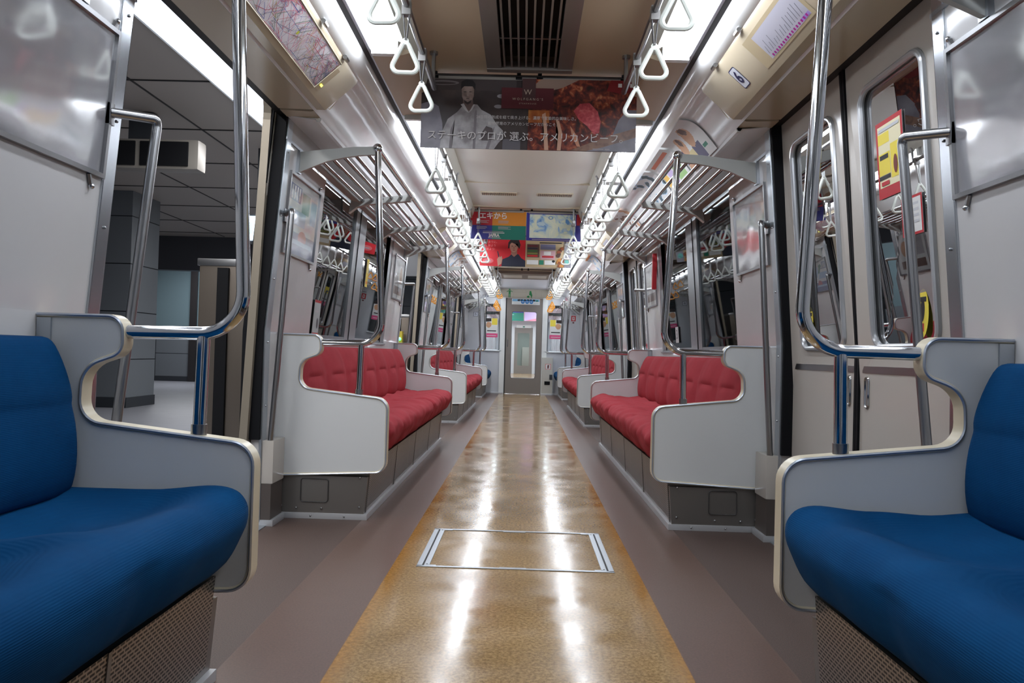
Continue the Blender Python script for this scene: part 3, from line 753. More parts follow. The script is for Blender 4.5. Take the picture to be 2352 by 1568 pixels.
# ---------------------------------------------------------------- ceiling rails, hanging straps
for s in (-1, 1):
    for (a, b, x, z, n) in ((1.2, 3.34, .43, 2.005, 'over the first doorway'), (3.9, 6.62, .503, 1.985, 'along the first red bench'), (6.64, 8.25, .43, 2.005, 'over the second doorway'), (8.78, 11.5, .503, 1.985, 'along the second red bench'), (11.55, 13.1, .43, 2.005, 'over the third doorway'), (13.15, 14.6, .503, 1.985, 'along the far blue bench')):
        t = thing('strap_rail', f'ceiling rail for hanging straps {n} on the {SIDE[s]}', 'rail', 'ceiling strap rails', (s*x, a, z))
        new('pipe', tb([(s*x, a, z), (s*x, b, z)], .0125, 10), STEEL, t)
        m = 3 if b-a > 1.8 else 2
        for i in range(m):
            y = a+.05+(b-a-.1)*i/(m-1)
            bm = bmesh.new(); zt_ = 2.15 if x < .48 else 2.088; tube(bm, [(s*x, y, z), (s*x, y, zt_)], .009, 8); tube(bm, [(s*x, y, zt_-.012), (s*x, y, zt_+.002)], .018, 10); new('hanger', bm, STEEL, t)
def strap(x, z_ring, z_rail, ringm, sleeve, f=1.0):
    """built around the origin at the rail"""
    t = empty('hanging_strap'); h = z_rail-z_ring
    out = fillet([(0, 0, -h+.118*f), (.057*f, 0, -h), (-.057*f, 0, -h)], [.012, .022, .022], 6, True)
    bm = bmesh.new(); tube(bm, out, .0085*f, 8, closed=True, sx=.8); tube(bm, [(.0, -.006, -h+.108*f), (0, .006, -h+.108*f)], .012, 10)
    new('ring', bm, ringm, t)
    bm = bmesh.new()
    for q in (-1, 1):
        p = [Vector((q*.003, 0, -h+.112*f)), Vector((q*.006, 0, -h+.14*f)), Vector((q*.012, 0, -.03)), Vector((q*.0135, 0, 0)), Vector((q*.0, 0, .0145))]
        for a_, b_ in zip(p, p[1:]):
            vs = [bm.verts.new(a_+Vector((0, w, 0))) for w in (-.011, .011)]+[bm.verts.new(b_+Vector((0, w, 0))) for w in (.011, -.011)]
            bm.faces.new(vs)
    bmesh.ops.remove_doubles(bm, verts=bm.verts[:], dist=1e-5); solidify(bm, .0022)
    new('belt', bm, BELTW if sleeve else BELT, t, smooth=False)
    new('clamp', bx(-.016, .016, -.015, .015, -.035, .016, .004), mat('clamp_grey', (128, 126, 124), .4), t)
    return t
SD = strap(0, 1.772, 2.005, RING, False); SB = strap(0, 1.688, 1.985, RING, True, 1.14); SA = strap(0, 1.64, 1.985, AMBER, False, 1.05)
used = set()
def hang(proto, x, y, z, label, grp, rz=0.):
    if proto.name in used: o = copy_tree(proto)
    else: used.add(proto.name); o = proto
    o.location = (x, y, z); o.rotation_euler = (0, 0, rz); tag(o, label, 'hanging strap', grp); return o
def om(o, m):
    pass
for s in (-1, 1):
    for k, ys in enumerate(([2.155-.41, 2.155, 2.545, 2.95], [6.66, 7.03, 7.45, 7.88], [11.75, 12.15])):
        for i, y in enumerate(ys):
            hang(SD, s*.43, y, 2.005, f'white triangular strap over the {ORD[k]} doorway, {SIDE[s]} rail, {ORD[i]} from camera', 'doorway straps', random.uniform(-.1, .1))
    for k, y0 in enumerate((4.07, 8.95)):
        for i in range(8):
            hang(SB, s*.503, y0+.372*i, 1.985, f'white triangular strap beside the {ORD[k]} red bench, {SIDE[s]} rail, {ORD[i]} from camera', 'red bench straps', random.uniform(-.12, .12))
    for i in range(4):
        hang(SA, s*.503, 13.35+.38*i, 1.985, f'amber triangular strap by the far end wall, {SIDE[s]} rail, {ORD[i]} from camera', 'amber straps', random.uniform(-.1, .1))
SD2 = strap(0, 1.772, 2.005, AMBER, False)
for s in (-1, 1):
    for i, y in enumerate((12.55, 12.95)):
        hang(SD2, s*.43, y, 2.005, f'amber triangular strap over the third doorway, {SIDE[s]} rail, {ORD[i]} from camera', 'amber straps')

# ---------------------------------------------------------------- hanging posters
def poster_rail(y, n):
    t = thing('poster_rail', f'thin cross rail under the ceiling holding hanging posters, {ORD[n]} from the camera', 'rail', 'poster cross rails', (0, y, 2.13))
    new('pipe', tb([(-.49, y, 2.135), (.49, y, 2.135)], .0065, 8), mat('dark_rail', (70, 66, 66), .4, metal=.6), t)
    for i, x in enumerate((-.45, -.05, .05, .45)):
        bm = bmesh.new(); tube(bm, [(x, y, 2.135), (x, y, 2.152)], .010, 8); tube(bm, [(x-.015, y, 2.125), (x+.015, y, 2.125)], .008, 8); new('clip', bm, RUBBER, t)
for n, y in enumerate((3.52, 6.86, 8.32, 11.62)): poster_rail(y, n)
def poster(y, x0, x1, z0, z1, label, items, texts=(), m=None, name='hanging_poster'):
    t = thing(name, label, 'poster', 'hanging posters', ((x0+x1)/2, y, z1))
    w, h = x1-x0, z1-z0
    bm = bmesh.new(); N = 24; rows = []
    new('sheet', bx(x0, x1, y, y+.0015, z0, z1), m or W1, t, smooth=False)
    new('hanger_strip', bx(x0+.02, x1-.02, y-.002, y+.004, z1-.006, z1+.012), mat('clear_strip', (150, 146, 140), .3), t, smooth=False)
    O = Vector(((x0+x1)/2, y, (z0+z1)/2)); U, V = Vector((1, 0, 0)), Vector((0, 0, 1))
    art('printed_picture', items, O, U, V, t)
    for (tx, sz, mm, cx, cz, *al) in texts:
        text_mesh(tx, sz, mm, O+U*cx+V*cz, U, V, t, off=.0004+.00025*(len(items)+1), wt=(.0018 if al else 0))
    return t
MEAT = mat('print_meat', (112, 34, 22), .4, speck=(22, (38, 14, 12), .12)); MEAT2 = mat('print_rare_meat', (176, 48, 58), .4, speck=(60, (150, 30, 44), .2))
DK = flat('dark_scene', (38, 32, 34)); DK2 = flat('dark_scene2', (56, 46, 46)); CHEF = flat('chef_jacket', (150, 146, 150)); CHEF2 = flat('chef_shade', (104, 100, 106)); SKIN = flat('skin_grey', (128, 116, 112))
CRIM = flat('crimson', (88, 22, 30)); GOLD = flat('pale_gold', (196, 176, 156)); SMOKE = flat('smoke', (104, 98, 108)); SEAR = flat('sear', (150, 84, 48)); WOOD = flat('board', (98, 66, 52)); LET = flat('lettering_white', (222, 218, 216)); LETG = flat('lettering_grey', (160, 152, 156))
def mat3(name, scale, cols, pos=(.3, .5, .7), det=4, dist=0., rough=.4):
    m = bpy.data.materials.new('print_'+name); m.use_nodes = True; N = m.node_tree.nodes; L = m.node_tree.links; b = N['Principled BSDF']; b.inputs['Roughness'].default_value = rough
    tc = N.new('ShaderNodeTexCoord'); n = N.new('ShaderNodeTexNoise'); n.inputs['Scale'].default_value = scale; n.inputs['Detail'].default_value = det; n.inputs['Distortion'].default_value = dist
    L.new(tc.outputs['Object'], n.inputs['Vector']); rp = N.new('ShaderNodeValToRGB'); e = rp.color_ramp.elements
    e[0].position = pos[0]; e[0].color = (*lin(cols[0]), 1); e[1].position = pos[-1]; e[1].color = (*lin(cols[-1]), 1)
    for p_, c_ in list(zip(pos, cols))[1:-1]:
        q_ = e.new(p_); q_.color = (*lin(c_), 1)
    L.new(n.outputs['Fac'], rp.inputs['Fac']); L.new(rp.outputs['Color'], b.inputs['Base Color']); return m
KIT = mat3('kitchen', 6, [(40, 32, 34), (60, 50, 50), (82, 70, 66)]); JKT = mat3('jacket', 14, [(134, 128, 130), (168, 164, 166), (190, 188, 190)], (.35, .5, .65))
HAZE = mat3('haze', 7, [(84, 78, 88), (122, 118, 130), (150, 146, 156)]); BEEF = mat3('beef', 34, [(40, 16, 14), (96, 30, 22), (150, 66, 38), (206, 150, 104)], (.34, .5, .62, .76), 6, .5)
GLOW = mat3('ember', 18, [(130, 60, 24), (176, 96, 40), (200, 140, 70)]); RARE = mat3('rare', 60, [(170, 48, 58), (206, 84, 92), (226, 130, 130)], (.3, .55, .8)); WOODB = mat3('board', 30, [(96, 66, 54), (134, 98, 80), (150, 116, 96)])
WASH = mat3('wash', 9, [(70, 120, 190), (150, 186, 214), (206, 220, 204), (226, 230, 204), (196, 214, 218)], (.30, .42, .5, .62, .75), 3, 1.2)
items = [(R(-.514, -.17, .514, .17), KIT), (R(-.514, .11, -.06, .165), flat('hood', (70, 60, 60))), (E(-.41, .145, .075, .012), flat('bowl', (124, 116, 118))), (E(-.41, .143, .06, .006), flat('hood', (70, 60, 60))),
    ([(-.514, -.17), (-.514, .04), (-.47, .055), (-.43, .03), (-.41, -.05), (-.405, -.17)], HAZE), (E(-.13, .085, .022, .010), flat('tin', (150, 146, 150))), (E(-.145, .035, .02, .009), flat('tin', (150, 146, 150))), (R(-.12, -.17, -.035, -.12), flat('stove', (96, 92, 98))),
    ([(-.42, -.17), (-.41, -.09), (-.385, -.03), (-.34, .005), (-.315, .035), (-.28, .045), (-.245, .042), (-.225, .018), (-.18, -.005), (-.15, -.05), (-.12, -.08), (-.115, -.115), (-.14, -.14), (-.16, -.17)], JKT),
    ([(-.262, -.17), (-.258, .0), (-.25, .02), (-.246, 0), (-.25, -.17)], flat('jacket_fold', (128, 122, 126))), ([(-.20, -.17), (-.175, -.09), (-.16, -.06), (-.165, -.10), (-.185, -.17)], flat('jacket_fold', (128, 122, 126))), ([(-.375, -.17), (-.37, -.08), (-.35, -.03), (-.36, -.09), (-.362, -.17)], flat('jacket_fold', (128, 122, 126))),
    ([(-.225, -.10), (-.2, -.06), (-.17, -.07), (-.165, -.1), (-.19, -.13), (-.22, -.13)], flat('arm_shade', (92, 82, 84))),
    ([(-.318, .03), (-.312, .07), (-.268, .07), (-.262, .03), (-.285, .01)], flat('neck', (112, 92, 88))), ([(-.322, .115), (-.32, .08), (-.31, .055), (-.292, .042), (-.274, .055), (-.263, .08), (-.262, .115), (-.275, .135), (-.31, .135)], mat3('chef_face', 40, [(96, 78, 74), (140, 120, 112), (160, 140, 132)])),
    ([(-.326, .112), (-.324, .15), (-.30, .162), (-.27, .158), (-.256, .14), (-.258, .11), (-.268, .128), (-.31, .128)], flat('cap', (26, 22, 24))), ([(-.312, .064), (-.292, .052), (-.272, .064), (-.278, .048), (-.292, .040), (-.306, .048)], flat('beard', (64, 52, 52))),
    (R(-.31, .100, -.299, .103), K1), (R(-.285, .100, -.274, .103), K1), (R(-.298, .068, -.286, .071), flat('beard', (64, 52, 52))), ([(-.295, .098), (-.289, .098), (-.286, .080), (-.297, .080)], flat('nose', (150, 130, 124))),
    ([(-.325, .04), (-.30, .01), (-.285, .0), (-.29, .012), (-.31, .045)], flat('collar', (196, 192, 194))), ([(-.255, .042), (-.27, .015), (-.285, .0), (-.278, .014), (-.265, .04)], flat('collar', (196, 192, 194))),
    (R(.0, -.17, .514, .17), BEEF), ([(.0, .12), (.06, .17), (.24, .17), (.16, .13), (.05, .10)], flat('plate_rim', (150, 124, 110))), (R(.0, -.04, .10, .02), GLOW),
    ([(.08, -.17), (.075, -.06), (.065, .0), (.082, .01), (.09, -.06), (.10, -.17)], flat('fat', (206, 160, 136))), ([(.14, -.17), (.145, -.08), (.13, -.02), (.148, -.03), (.165, -.09), (.158, -.17)], flat('fat', (206, 160, 136))), ([(.20, -.05), (.235, -.10), (.25, -.15), (.235, -.15), (.21, -.10)], flat('fat2', (200, 140, 110))),
    ([(.215, .02), (.245, .055), (.29, .06), (.33, .02), (.345, -.03), (.34, -.08), (.315, -.09), (.28, -.05), (.24, -.02)], RARE), ([(.40, -.10), (.43, -.02), (.47, .03), (.514, .03), (.514, -.06), (.44, -.09)], HAZE),
    ([(.20, -.17), (.36, -.105), (.514, -.055), (.514, -.10), (.36, -.15), (.28, -.17)], WOODB), ([(.28, -.17), (.36, -.15), (.514, -.10), (.514, -.17)], HAZE), (R(-.13, .025, .118, .125), CRIM), (R(-.032, .065, .032, .17), flat('bottle_shadow', (74, 44, 44))),
    ([(.39, .17), (.37, .12), (.44, .105), (.514, .12), (.514, .17)], flat('cap_red', (130, 22, 28)))]
items += [(R(.424+i*.028, .137, .442+i*.028, .155), LET) for i in (0, 2)] + [(E(.461, .146, .010, .008), LET), (R(.31, -.164, .362, -.158), LETG), (R(.367, -.164, .39, -.158), LETG)]
poster(3.52, -.512, .512, 1.782, 2.122, 'wide dark hanging poster with a chef in white and sliced red beef', items,
    [('W', .036, GOLD, -.005, .103), ("W O L F G A N G ' S", .0165, GOLD, -.005, .070), ('S T E A K H O U S E', .0095, GOLD, -.005, .049),
     ('28日間の熟成を経て焼き上げる、濃厚で官能的な美味しさ。', .0180, LET, -.005, -.02), ('穀物肥育のアメリカンビーフだからこそ。', .0180, LET, -.02, -.050),
     ('ステーキのプロが 選ぶ。アメリカンビーフ。', .0475, LET, .0, -.112)], DK)
# second row, y 6.84
def lines(x0, x1, z, n, dz, m, h=.006):
    return [(R(x0, z-i*dz, x0+(x1-x0)*random.uniform(.7, 1), z-i*dz+h), m) for i in range(n)]
q = .258
items = [(R(-q, .0, -.055, .175), flat('ad_red', (176, 24, 40))), (R(-.055, .0, q, .175), flat('ad_orange', (206, 130, 30))), (R(-q, -.175, -.055, .0), flat('ad_blue', (44, 48, 138))), (R(-.055, -.175, q, .0), flat('ad_green', (8, 116, 98)))]
items += lines(-.2, -.08, .055, 3, .013, LETG)+lines(0, .11, .055, 3, .013, LETG)+lines(-.2, -.1, -.02, 3, .013, LETG)+lines(.0, .13, -.02, 3, .013, LETG)+[(R(-.14, -.08, .05, -.073), LETG), (R(-.14, -.098, .06, -.090), LET)]+lines(-.09, .03, -.15, 2, .012, LET, .004)
poster(6.85, -.515, -.003, 1.862, 2.122, 'four-colour hanging poster reading JAFRA, left one in its pair', [([(p[0], p[1]*.74) for p in pts], m) for pts, m in items],
    [('エキから', .066, LET, -.045, .085, 'B'), ('JAFRA', .036, LET, -.035, -.093, 'B')], B1)
items = [(R(-.25, -.13, .25, .13), flat('ad_navy', (46, 40, 140))), (R(.21, .02, .25, .13), R1), (R(-.225, -.105, .20, .115), WASH)]
BL = [flat('wash1', (150, 190, 222)), flat('wash2', (96, 150, 206)), flat('wash3', (220, 228, 196)), flat('wash4', (186, 208, 214))]
for i in range(9): items.append((blob(random.uniform(-.19, .17), random.uniform(-.08, .09), random.uniform(.01, .04), random.uniform(.006, .02), 12, .2, random.uniform(-1.5, 1.5)), random.choice(BL)))
items += [(E(-.03, .085, .022, .016), BL[1]), (E(-.03, .085, .014, .010), BL[2]), (R(-.2, -.122, .18, -.116), LETG)]
poster(6.85, .003, .512, 1.862, 2.118, 'navy-bordered hanging poster with pale blue brush strokes, right one in its pair', items, (), B1)
RD = flat('bright_red', (190, 22, 34)); HAIR = flat('hair', (34, 24, 24)); FACE = flat('face', (176, 130, 112)); FSH = flat('face_shade', (146, 100, 86)); NAVY = flat('knit_navy', (30, 34, 54))
items = [(R(-.258, -.17, .258, .17), RD), ([(-.01, -.17), (.0, -.09), (.07, -.06), (.11, -.02), (.18, -.03), (.21, -.07), (.258, -.10), (.258, -.17)], NAVY), ([(.095, -.03), (.10, .03), (.16, .03), (.165, -.03), (.13, -.06)], FSH),
    (E(.125, .055, .046, .064), FACE), ([(.06, .03), (.062, .10), (.09, .135), (.13, .145), (.18, .13), (.20, .08), (.19, .03), (.175, .05), (.17, .09), (.14, .085), (.10, .1), (.08, .08), (.075, .04)], HAIR),
    (R(.098, .058, .116, .064), HAIR), (R(.136, .058, .154, .064), HAIR), ([(.123, .055), (.129, .055), (.133, .03), (.121, .03)], FSH), (E(.127, .015, .014, .005), flat('lips', (150, 70, 66))),
    ([(-.05, -.17), (-.06, -.09), (-.035, -.05), (-.025, -.07), (-.01, -.05), (.0, -.09), (-.01, -.14)], FACE), ([(-.045, -.07), (-.062, .0), (-.052, .0), (-.035, -.06)], NAVY), (E(-.16, -.11, .06, .03), flat('pinkish', (204, 96, 100))), (R(-.19, -.118, -.13, -.104), LETG), (R(.0, -.17, .258, -.162), K1)]
poster(8.31, -.512, -.002, 1.795, 2.115, 'bright red hanging poster with a dark-haired person in a navy polo neck', items,
    [('この冬までに、', .030, flat('pale_pink', (230, 150, 150)), -.15, .10), ('はじめよう', .030, flat('pale_pink', (230, 150, 150)), -.15, .06), ('始めよう!', .030, flat('pale_pink', (230, 150, 150)), -.15, .02)][:3], RD)
items = [(R(-.258, -.17, .258, .17), flat('straw', (176, 156, 122))), (R(-.10, .1, .15, .112), K1), (R(-.24, -.06, -.10, .09), flat('menu', (92, 70, 60)))]
for i, cc in enumerate([(96, 30, 40), (44, 44, 60), (60, 110, 60), (120, 130, 60), (200, 40, 40)]): items.append((R(-.235, .06-i*.028, -.12, .078-i*.028), flat(f'menu{i}', cc)))
items += [(R(-.09, .03, .08, .09), flat('slate', (110, 112, 140))), (R(-.09, -.08, .08, .02), flat('rose', (188, 150, 156))), (R(-.05, -.03, .03, .01), W1), (R(-.07, -.06, .06, -.04), R1), (R(-.24, -.14, -.11, -.09), W1), (R(-.10, -.14, -.05, -.09), G1), (R(-.04, -.14, .08, -.09), W1), (E(.06, -.10, .018, .014), K1)]
for i in range(12): items.append((blob(random.uniform(.10, .16), random.uniform(-.15, .06), .025, .02, 10, .3), random.choice([flat('rust', (130, 66, 34)), flat('gold2', (190, 130, 60)), flat('umber', (70, 40, 30))])))
items += [(R(.18, -.17, .258, .08), flat('slate2', (130, 128, 136))), (E(.215, -.10, .03, .03), flat('teal', (90, 160, 150)))]
poster(8.31, .002, .512, 1.795, 2.115, 'straw-coloured hanging poster crowded with small menu panels', items, (), O1)

# curved posters on the cove
CV = [(.735, 1.973), (.776, 1.970), (.800, 1.963), (.830, 1.944), (.857, 1.919), (.888, 1.884), (.925, 1.838)]
def cove_pt(tt, y, s, off=.003):
    # arc-length parameter
    P = [Vector((x, 0, z)) for x, z in CV]; L = [0]
    for a_, b_ in zip(P, P[1:]): L.append(L[-1]+(b_-a_).length)
    d_ = tt*L[-1]
    for i in range(len(P)-1):
        if d_ <= L[i+1]+1e-9:
            f = (d_-L[i])/(L[i+1]-L[i]); p = P[i].lerp(P[i+1], f); n_ = (P[i+1]-P[i]).normalized(); nn = Vector((-abs(n_.z), 0, -abs(n_.x)))
            p = p+nn*off; return Vector((s*p.x, y, p.z))
    return Vector((s*P[-1].x, y, P[-1].z))
def cove_poster(s, ya, yb, fn, label):
    t = thing('curved_poster', label, 'poster', 'curved posters above the racks', (s*.83, (ya+yb)/2, 1.9))
    bm = bmesh.new(); nu, nv = 56, 36; ms = []; g = [[bm.verts.new(cove_pt(j/nv, ya+(yb-ya)*i/nu, s)) for j in range(nv+1)] for i in range(nu+1)]
    for i in range(nu):
        for j in range(nv):
            m = fn(i/nu, 1-j/nv)
            if m not in ms: ms.append(m)
            f = bm.faces.new((g[i][j], g[i+1][j], g[i+1][j+1], g[i][j+1])); f.material_index = ms.index(m)
    new('sheet', bm, ms, t)
    return t
def bread(u_, v_):
    e = lambda cx, cy, a, b, r_: ((((u_-cx)*math.cos(r_)+(v_-cy)*math.sin(r_))/a)**2+((-(u_-cx)*math.sin(r_)+(v_-cy)*math.cos(r_))/b)**2) < 1
    if e(.40, .66, .13, .28, .25): return T1 if not e(.36, .80, .07, .12, .2) else flat('crust', (96, 72, 60))
    if e(.74, .60, .11, .26, .2): return T1 if not e(.70, .7, .05, .12, .2) else flat('crust', (96, 72, 60))
    if .28 < u_ < .55 and .05 < v_ < .42: return flat('violet', (78, 72, 104))
    if .12 < u_ < .26 and .02 < v_ < .30: return G1 if v_ > .2 else W1
    if u_ > .78 and v_ < .55: return flat('violet', (78, 72, 104)) if v_ > .2 else T1
    if u_ > .55 and v_ < .4: return flat('straw2', (206, 190, 140))
    return W1
def table(u_, v_):
    if u_ < .08: return W1
    if .12 < v_ < .5 and .1 < u_ < .45: return flat('lime', (150, 190, 120))
    if .1 < v_ < .5 and .5 < u_ < .75: return flat('lilac', (190, 170, 210))
    if .5 < v_ < .7 and .15 < u_ < .9: return GREY if int(u_*40) % 2 else W1
    if .8 < v_ < .9 and .1 < u_ < .9: return flat('coral', (214, 120, 90))
    if v_ < .5 and u_ > .8: return flat('amberish', (226, 180, 80))
    return W1
def scene3(u_, v_):
    n_ = noise.noise(Vector((u_*6, v_*6, 1)))
    return flat('petrol', (70, 90, 96)) if n_ > .22 else (flat('sky', (156, 186, 214)) if n_ > .1 else W1)
def scene4(u_, v_):
    n_ = noise.noise(Vector((u_*5, v_*5, 4)))
    return T1 if n_ > .2 else (flat('brownish', (120, 88, 72)) if n_ < -.25 else W1)
def scene5(u_, v_): return O1 if v_ > .9 or v_ < .06 else (B3 if noise.noise(Vector((u_*4, v_*5, 9))) > .15 else W1)
cove_poster(1, 3.60, 4.08, bread, 'curved white poster with two brown loaves above the right rack')
cove_poster(1, 4.12, 4.6, table, 'curved poster with lime, lilac and yellow boxes above the right rack')
cove_poster(1, 4.64, 5.14, scene3, 'curved poster with petrol blue patches above the right rack')
cove_poster(1, 5.85, 6.35, scene4, 'curved poster with tan patches near the far end of the first right rack')
cove_poster(-1, 8.5, 9.0, scene5, 'curved poster with orange borders above the second left rack')
cove_poster(-1, 9.1, 9.6, scene4, 'curved poster with tan patches above the second left rack')
cove_poster(1, 8.6, 9.1, scene5, 'curved poster with orange borders above the second right rack')

# ---------------------------------------------------------------- door head displays
def head_frame(s):
    lo, hi = Vector((s*.872, 0, 1.856)), Vector((s*.752, 0, 1.962)); V = (hi-lo).normalized()
    U = Vector((0, 1, 0)) if s < 0 else Vector((0, -1, 0)); return lo, V, U, (hi-lo).length
lo, V, U, Ld = head_frame(-1)
for k, c in enumerate(DOORS):
    t = thing('route_map', f'coloured railway route map in the sloping head of the {ORD[k]} left doorway', 'route map', 'route maps', (-.81, c, 1.9))
    O = lo+V*(Ld*.5)+Vector((0, c-.17, 0)); w = .45; h = .068
    items = [(R(-w, -h, w, h), mat('map_paper', (200, 194, 198), .25))]
    cs = [flat('map1', (176, 50, 70)), flat('map2', (60, 84, 140)), flat('map3', (110, 130, 110)), flat('map4', (150, 130, 150)), flat('map5', (170, 150, 90)), flat('map6', (120, 120, 130)), flat('map7', (186, 90, 110))]
    if k == 0 or k == 1:
        for i in range(200):
            x, z = random.uniform(-w, w), random.uniform(-h, h); th = random.uniform(.0004, .0009) if i > 6 else .0016; m_ = random.choice(cs)
            dx, dz = random.choice([(1, 0), (1, 1), (1, -1), (0, 1), (1, .3)])
            for _ in range(4):
                L_ = random.uniform(.02, .10); n_ = math.hypot(dx, dz); ex = max(-w+.004, min(w-.004, x+dx/n_*L_)); ez = max(-h+.004, min(h-.004, z+dz/n_*L_)); l2 = math.hypot(ex-x, ez-z)
                if l2 > .006:
                    px_, pz_ = -(ez-z)/l2*th, (ex-x)/l2*th; items.append(([(x+px_, z+pz_), (ex+px_, ez+pz_), (ex-px_, ez-pz_), (x-px_, z-pz_)][::-1], m_))
                x, z = ex, ez; dx, dz = random.choice([(1, 0), (1, 1), (1, -1), (0, 1), (0, -1), (-1, .5)])
        items = items[:1]+[(p, m) for p, m in items[1:]]
        items += [(E(.05, .0, .008, .008), flat('olive', (170, 170, 60)))]
    o = art('map_sheet', items, O, U, V, t, base=.0012, step=.000005)
    fr = [O+U*a_+V*b_+U.cross(V)*.002 for a_, b_ in ((-w-.004, -h-.004), (w+.004, -h-.004), (w+.004, h+.004), (-w-.004, h+.004))]
    new('map_border', tb([tuple(p) for p in fr], .0022, 6, closed=True), CREAM, t)
    # indicator with a small lit lamp
    t2 = thing('door_indicator', f'small door indicator with a lit yellow lamp on the {ORD[k]} left door head', 'indicator', 'door indicators', (-.83, c+.40, 1.9))
    O2 = lo+V*(Ld*.5)+Vector((0, c+.312, 0))
    art('indicator_plate', [(R(-.018, -.07, .018, .05), mat('indicator_plate', (172, 156, 128), .3))], O2, U, V, t2, base=.001)
    art('lit_lamp', [(R(-.012, -.050, -.002+.014, -.040), emis('indicator_yellow', (235, 240, 40), 2.5) if k == 0 else bpy.data.materials['indicator_yellow'])], O2, U, V, t2, base=.003)
lo, V, U, Ld = head_frame(1)
for k, c in enumerate(DOORS):
    t = thing('line_map', f'white line map with magenta squares in the head of the {ORD[k]} right doorway', 'line map', 'line maps', (.82, c, 1.9))
    O = lo+V*(Ld*.46)+Vector((0, c-.25, 0)); w = .175; h = .052
    items = [(R(-w-.075, -h-.01, w+.02, h+.014), mat('map_panel', (196, 180, 148), .25)), (R(-w, -h, w, h), mat('line_map_paper', (196, 196, 208), .25)), (R(w-.06, -h+.002, w-.004, -h+.014), flat('lilac2', (176, 150, 220)))]
    for i in range(16): items.append((R(-w+.02+i*.0205, -h+.003, -w+.030+i*.0205, -h+.013), flat('magenta', (180, 30, 150))))
    for i in range(16): 
        L_ = random.uniform(.02, .05); items.append(([(-w+.02+i*.0205, -h+.02), (-w+.0235+i*.0205, -h+.02), (-w+.0235+i*.0205+.01, -h+.02+L_), (-w+.02+i*.0205+.01, -h+.02+L_)], flat('station_names', (120, 120, 132))))
    art('map_sheet', items, O, U, V, t, base=.0012)
    t = thing('number_plate', f'small white car number plate 6 on the {ORD[k]} right door head', 'number plate', 'car number plates', (.82, c+.36, 1.9))
    O = lo+V*(Ld*.46)+Vector((0, c+.20, 0))
    bdr = fillet([(-.033, -.048, 0), (.033, -.048, 0), (.033, .048, 0), (-.033, .048, 0)], .010, 4, True); inn = fillet([(-.029, -.044, 0), (.029, -.044, 0), (.029, .044, 0), (-.029, .044, 0)], .008, 4, True)
    Ur = U; 
    art('plate', [([(p.x, p.y) for p in bdr], flat('plate_navy', (30, 36, 80))), ([(p.x, p.y) for p in inn], flat('plate_white', (216, 220, 230)))], O, U, V, t, base=.0012)
    text_mesh('6', .078, flat('plate_navy', (30, 36, 80)), O, U, V, t, 'numeral', off=.0022, wt=.0018)

# ---------------------------------------------------------------- floor hatch
t = thing('floor_hatch', 'rectangular inspection hatch with aluminium frame in the tan floor', 'hatch', None, (0, 3.08, 0))
bm = bmesh.new()
for s in (-1, 1):
    box(bm, s*.352, s*.372, 2.79, 3.38, 0, .003, .0008); box(bm, s*.325, s*.345, 2.80, 3.37, 0, .003, .0008)
box(bm, -.372, .372, 2.785, 2.800, 0, .003, .0008); box(bm, -.372, .372, 3.370, 3.385, 0, .003, .0008)
box(bm, -.06, .04, 2.80, 2.806, 0, .003); box(bm, -.06, .04, 3.36, 3.37, 0, .003)
for s in (-1, 1): box(bm, s*.30, s*.33, 2.80, 2.81, 0, .003); box(bm, s*.29, s*.33, 3.36, 3.37, 0, .003)
new('hatch_frame', bm, ALU, t, smooth=False)
for s in (-1, 1): new('hatch_gap', bx(s*.345, s*.352, 2.80, 3.37, 0, .0012), BLACK, t, smooth=False)
bm = bmesh.new()
for s in (-1, 1):
    for y in (2.815, 3.355): bmesh.ops.create_uvsphere(bm, u_segments=8, v_segments=4, radius=.004, matrix=Matrix.Translation((s*.335, y, .002)))
new('hatch_screws', bm, STEEL, t)

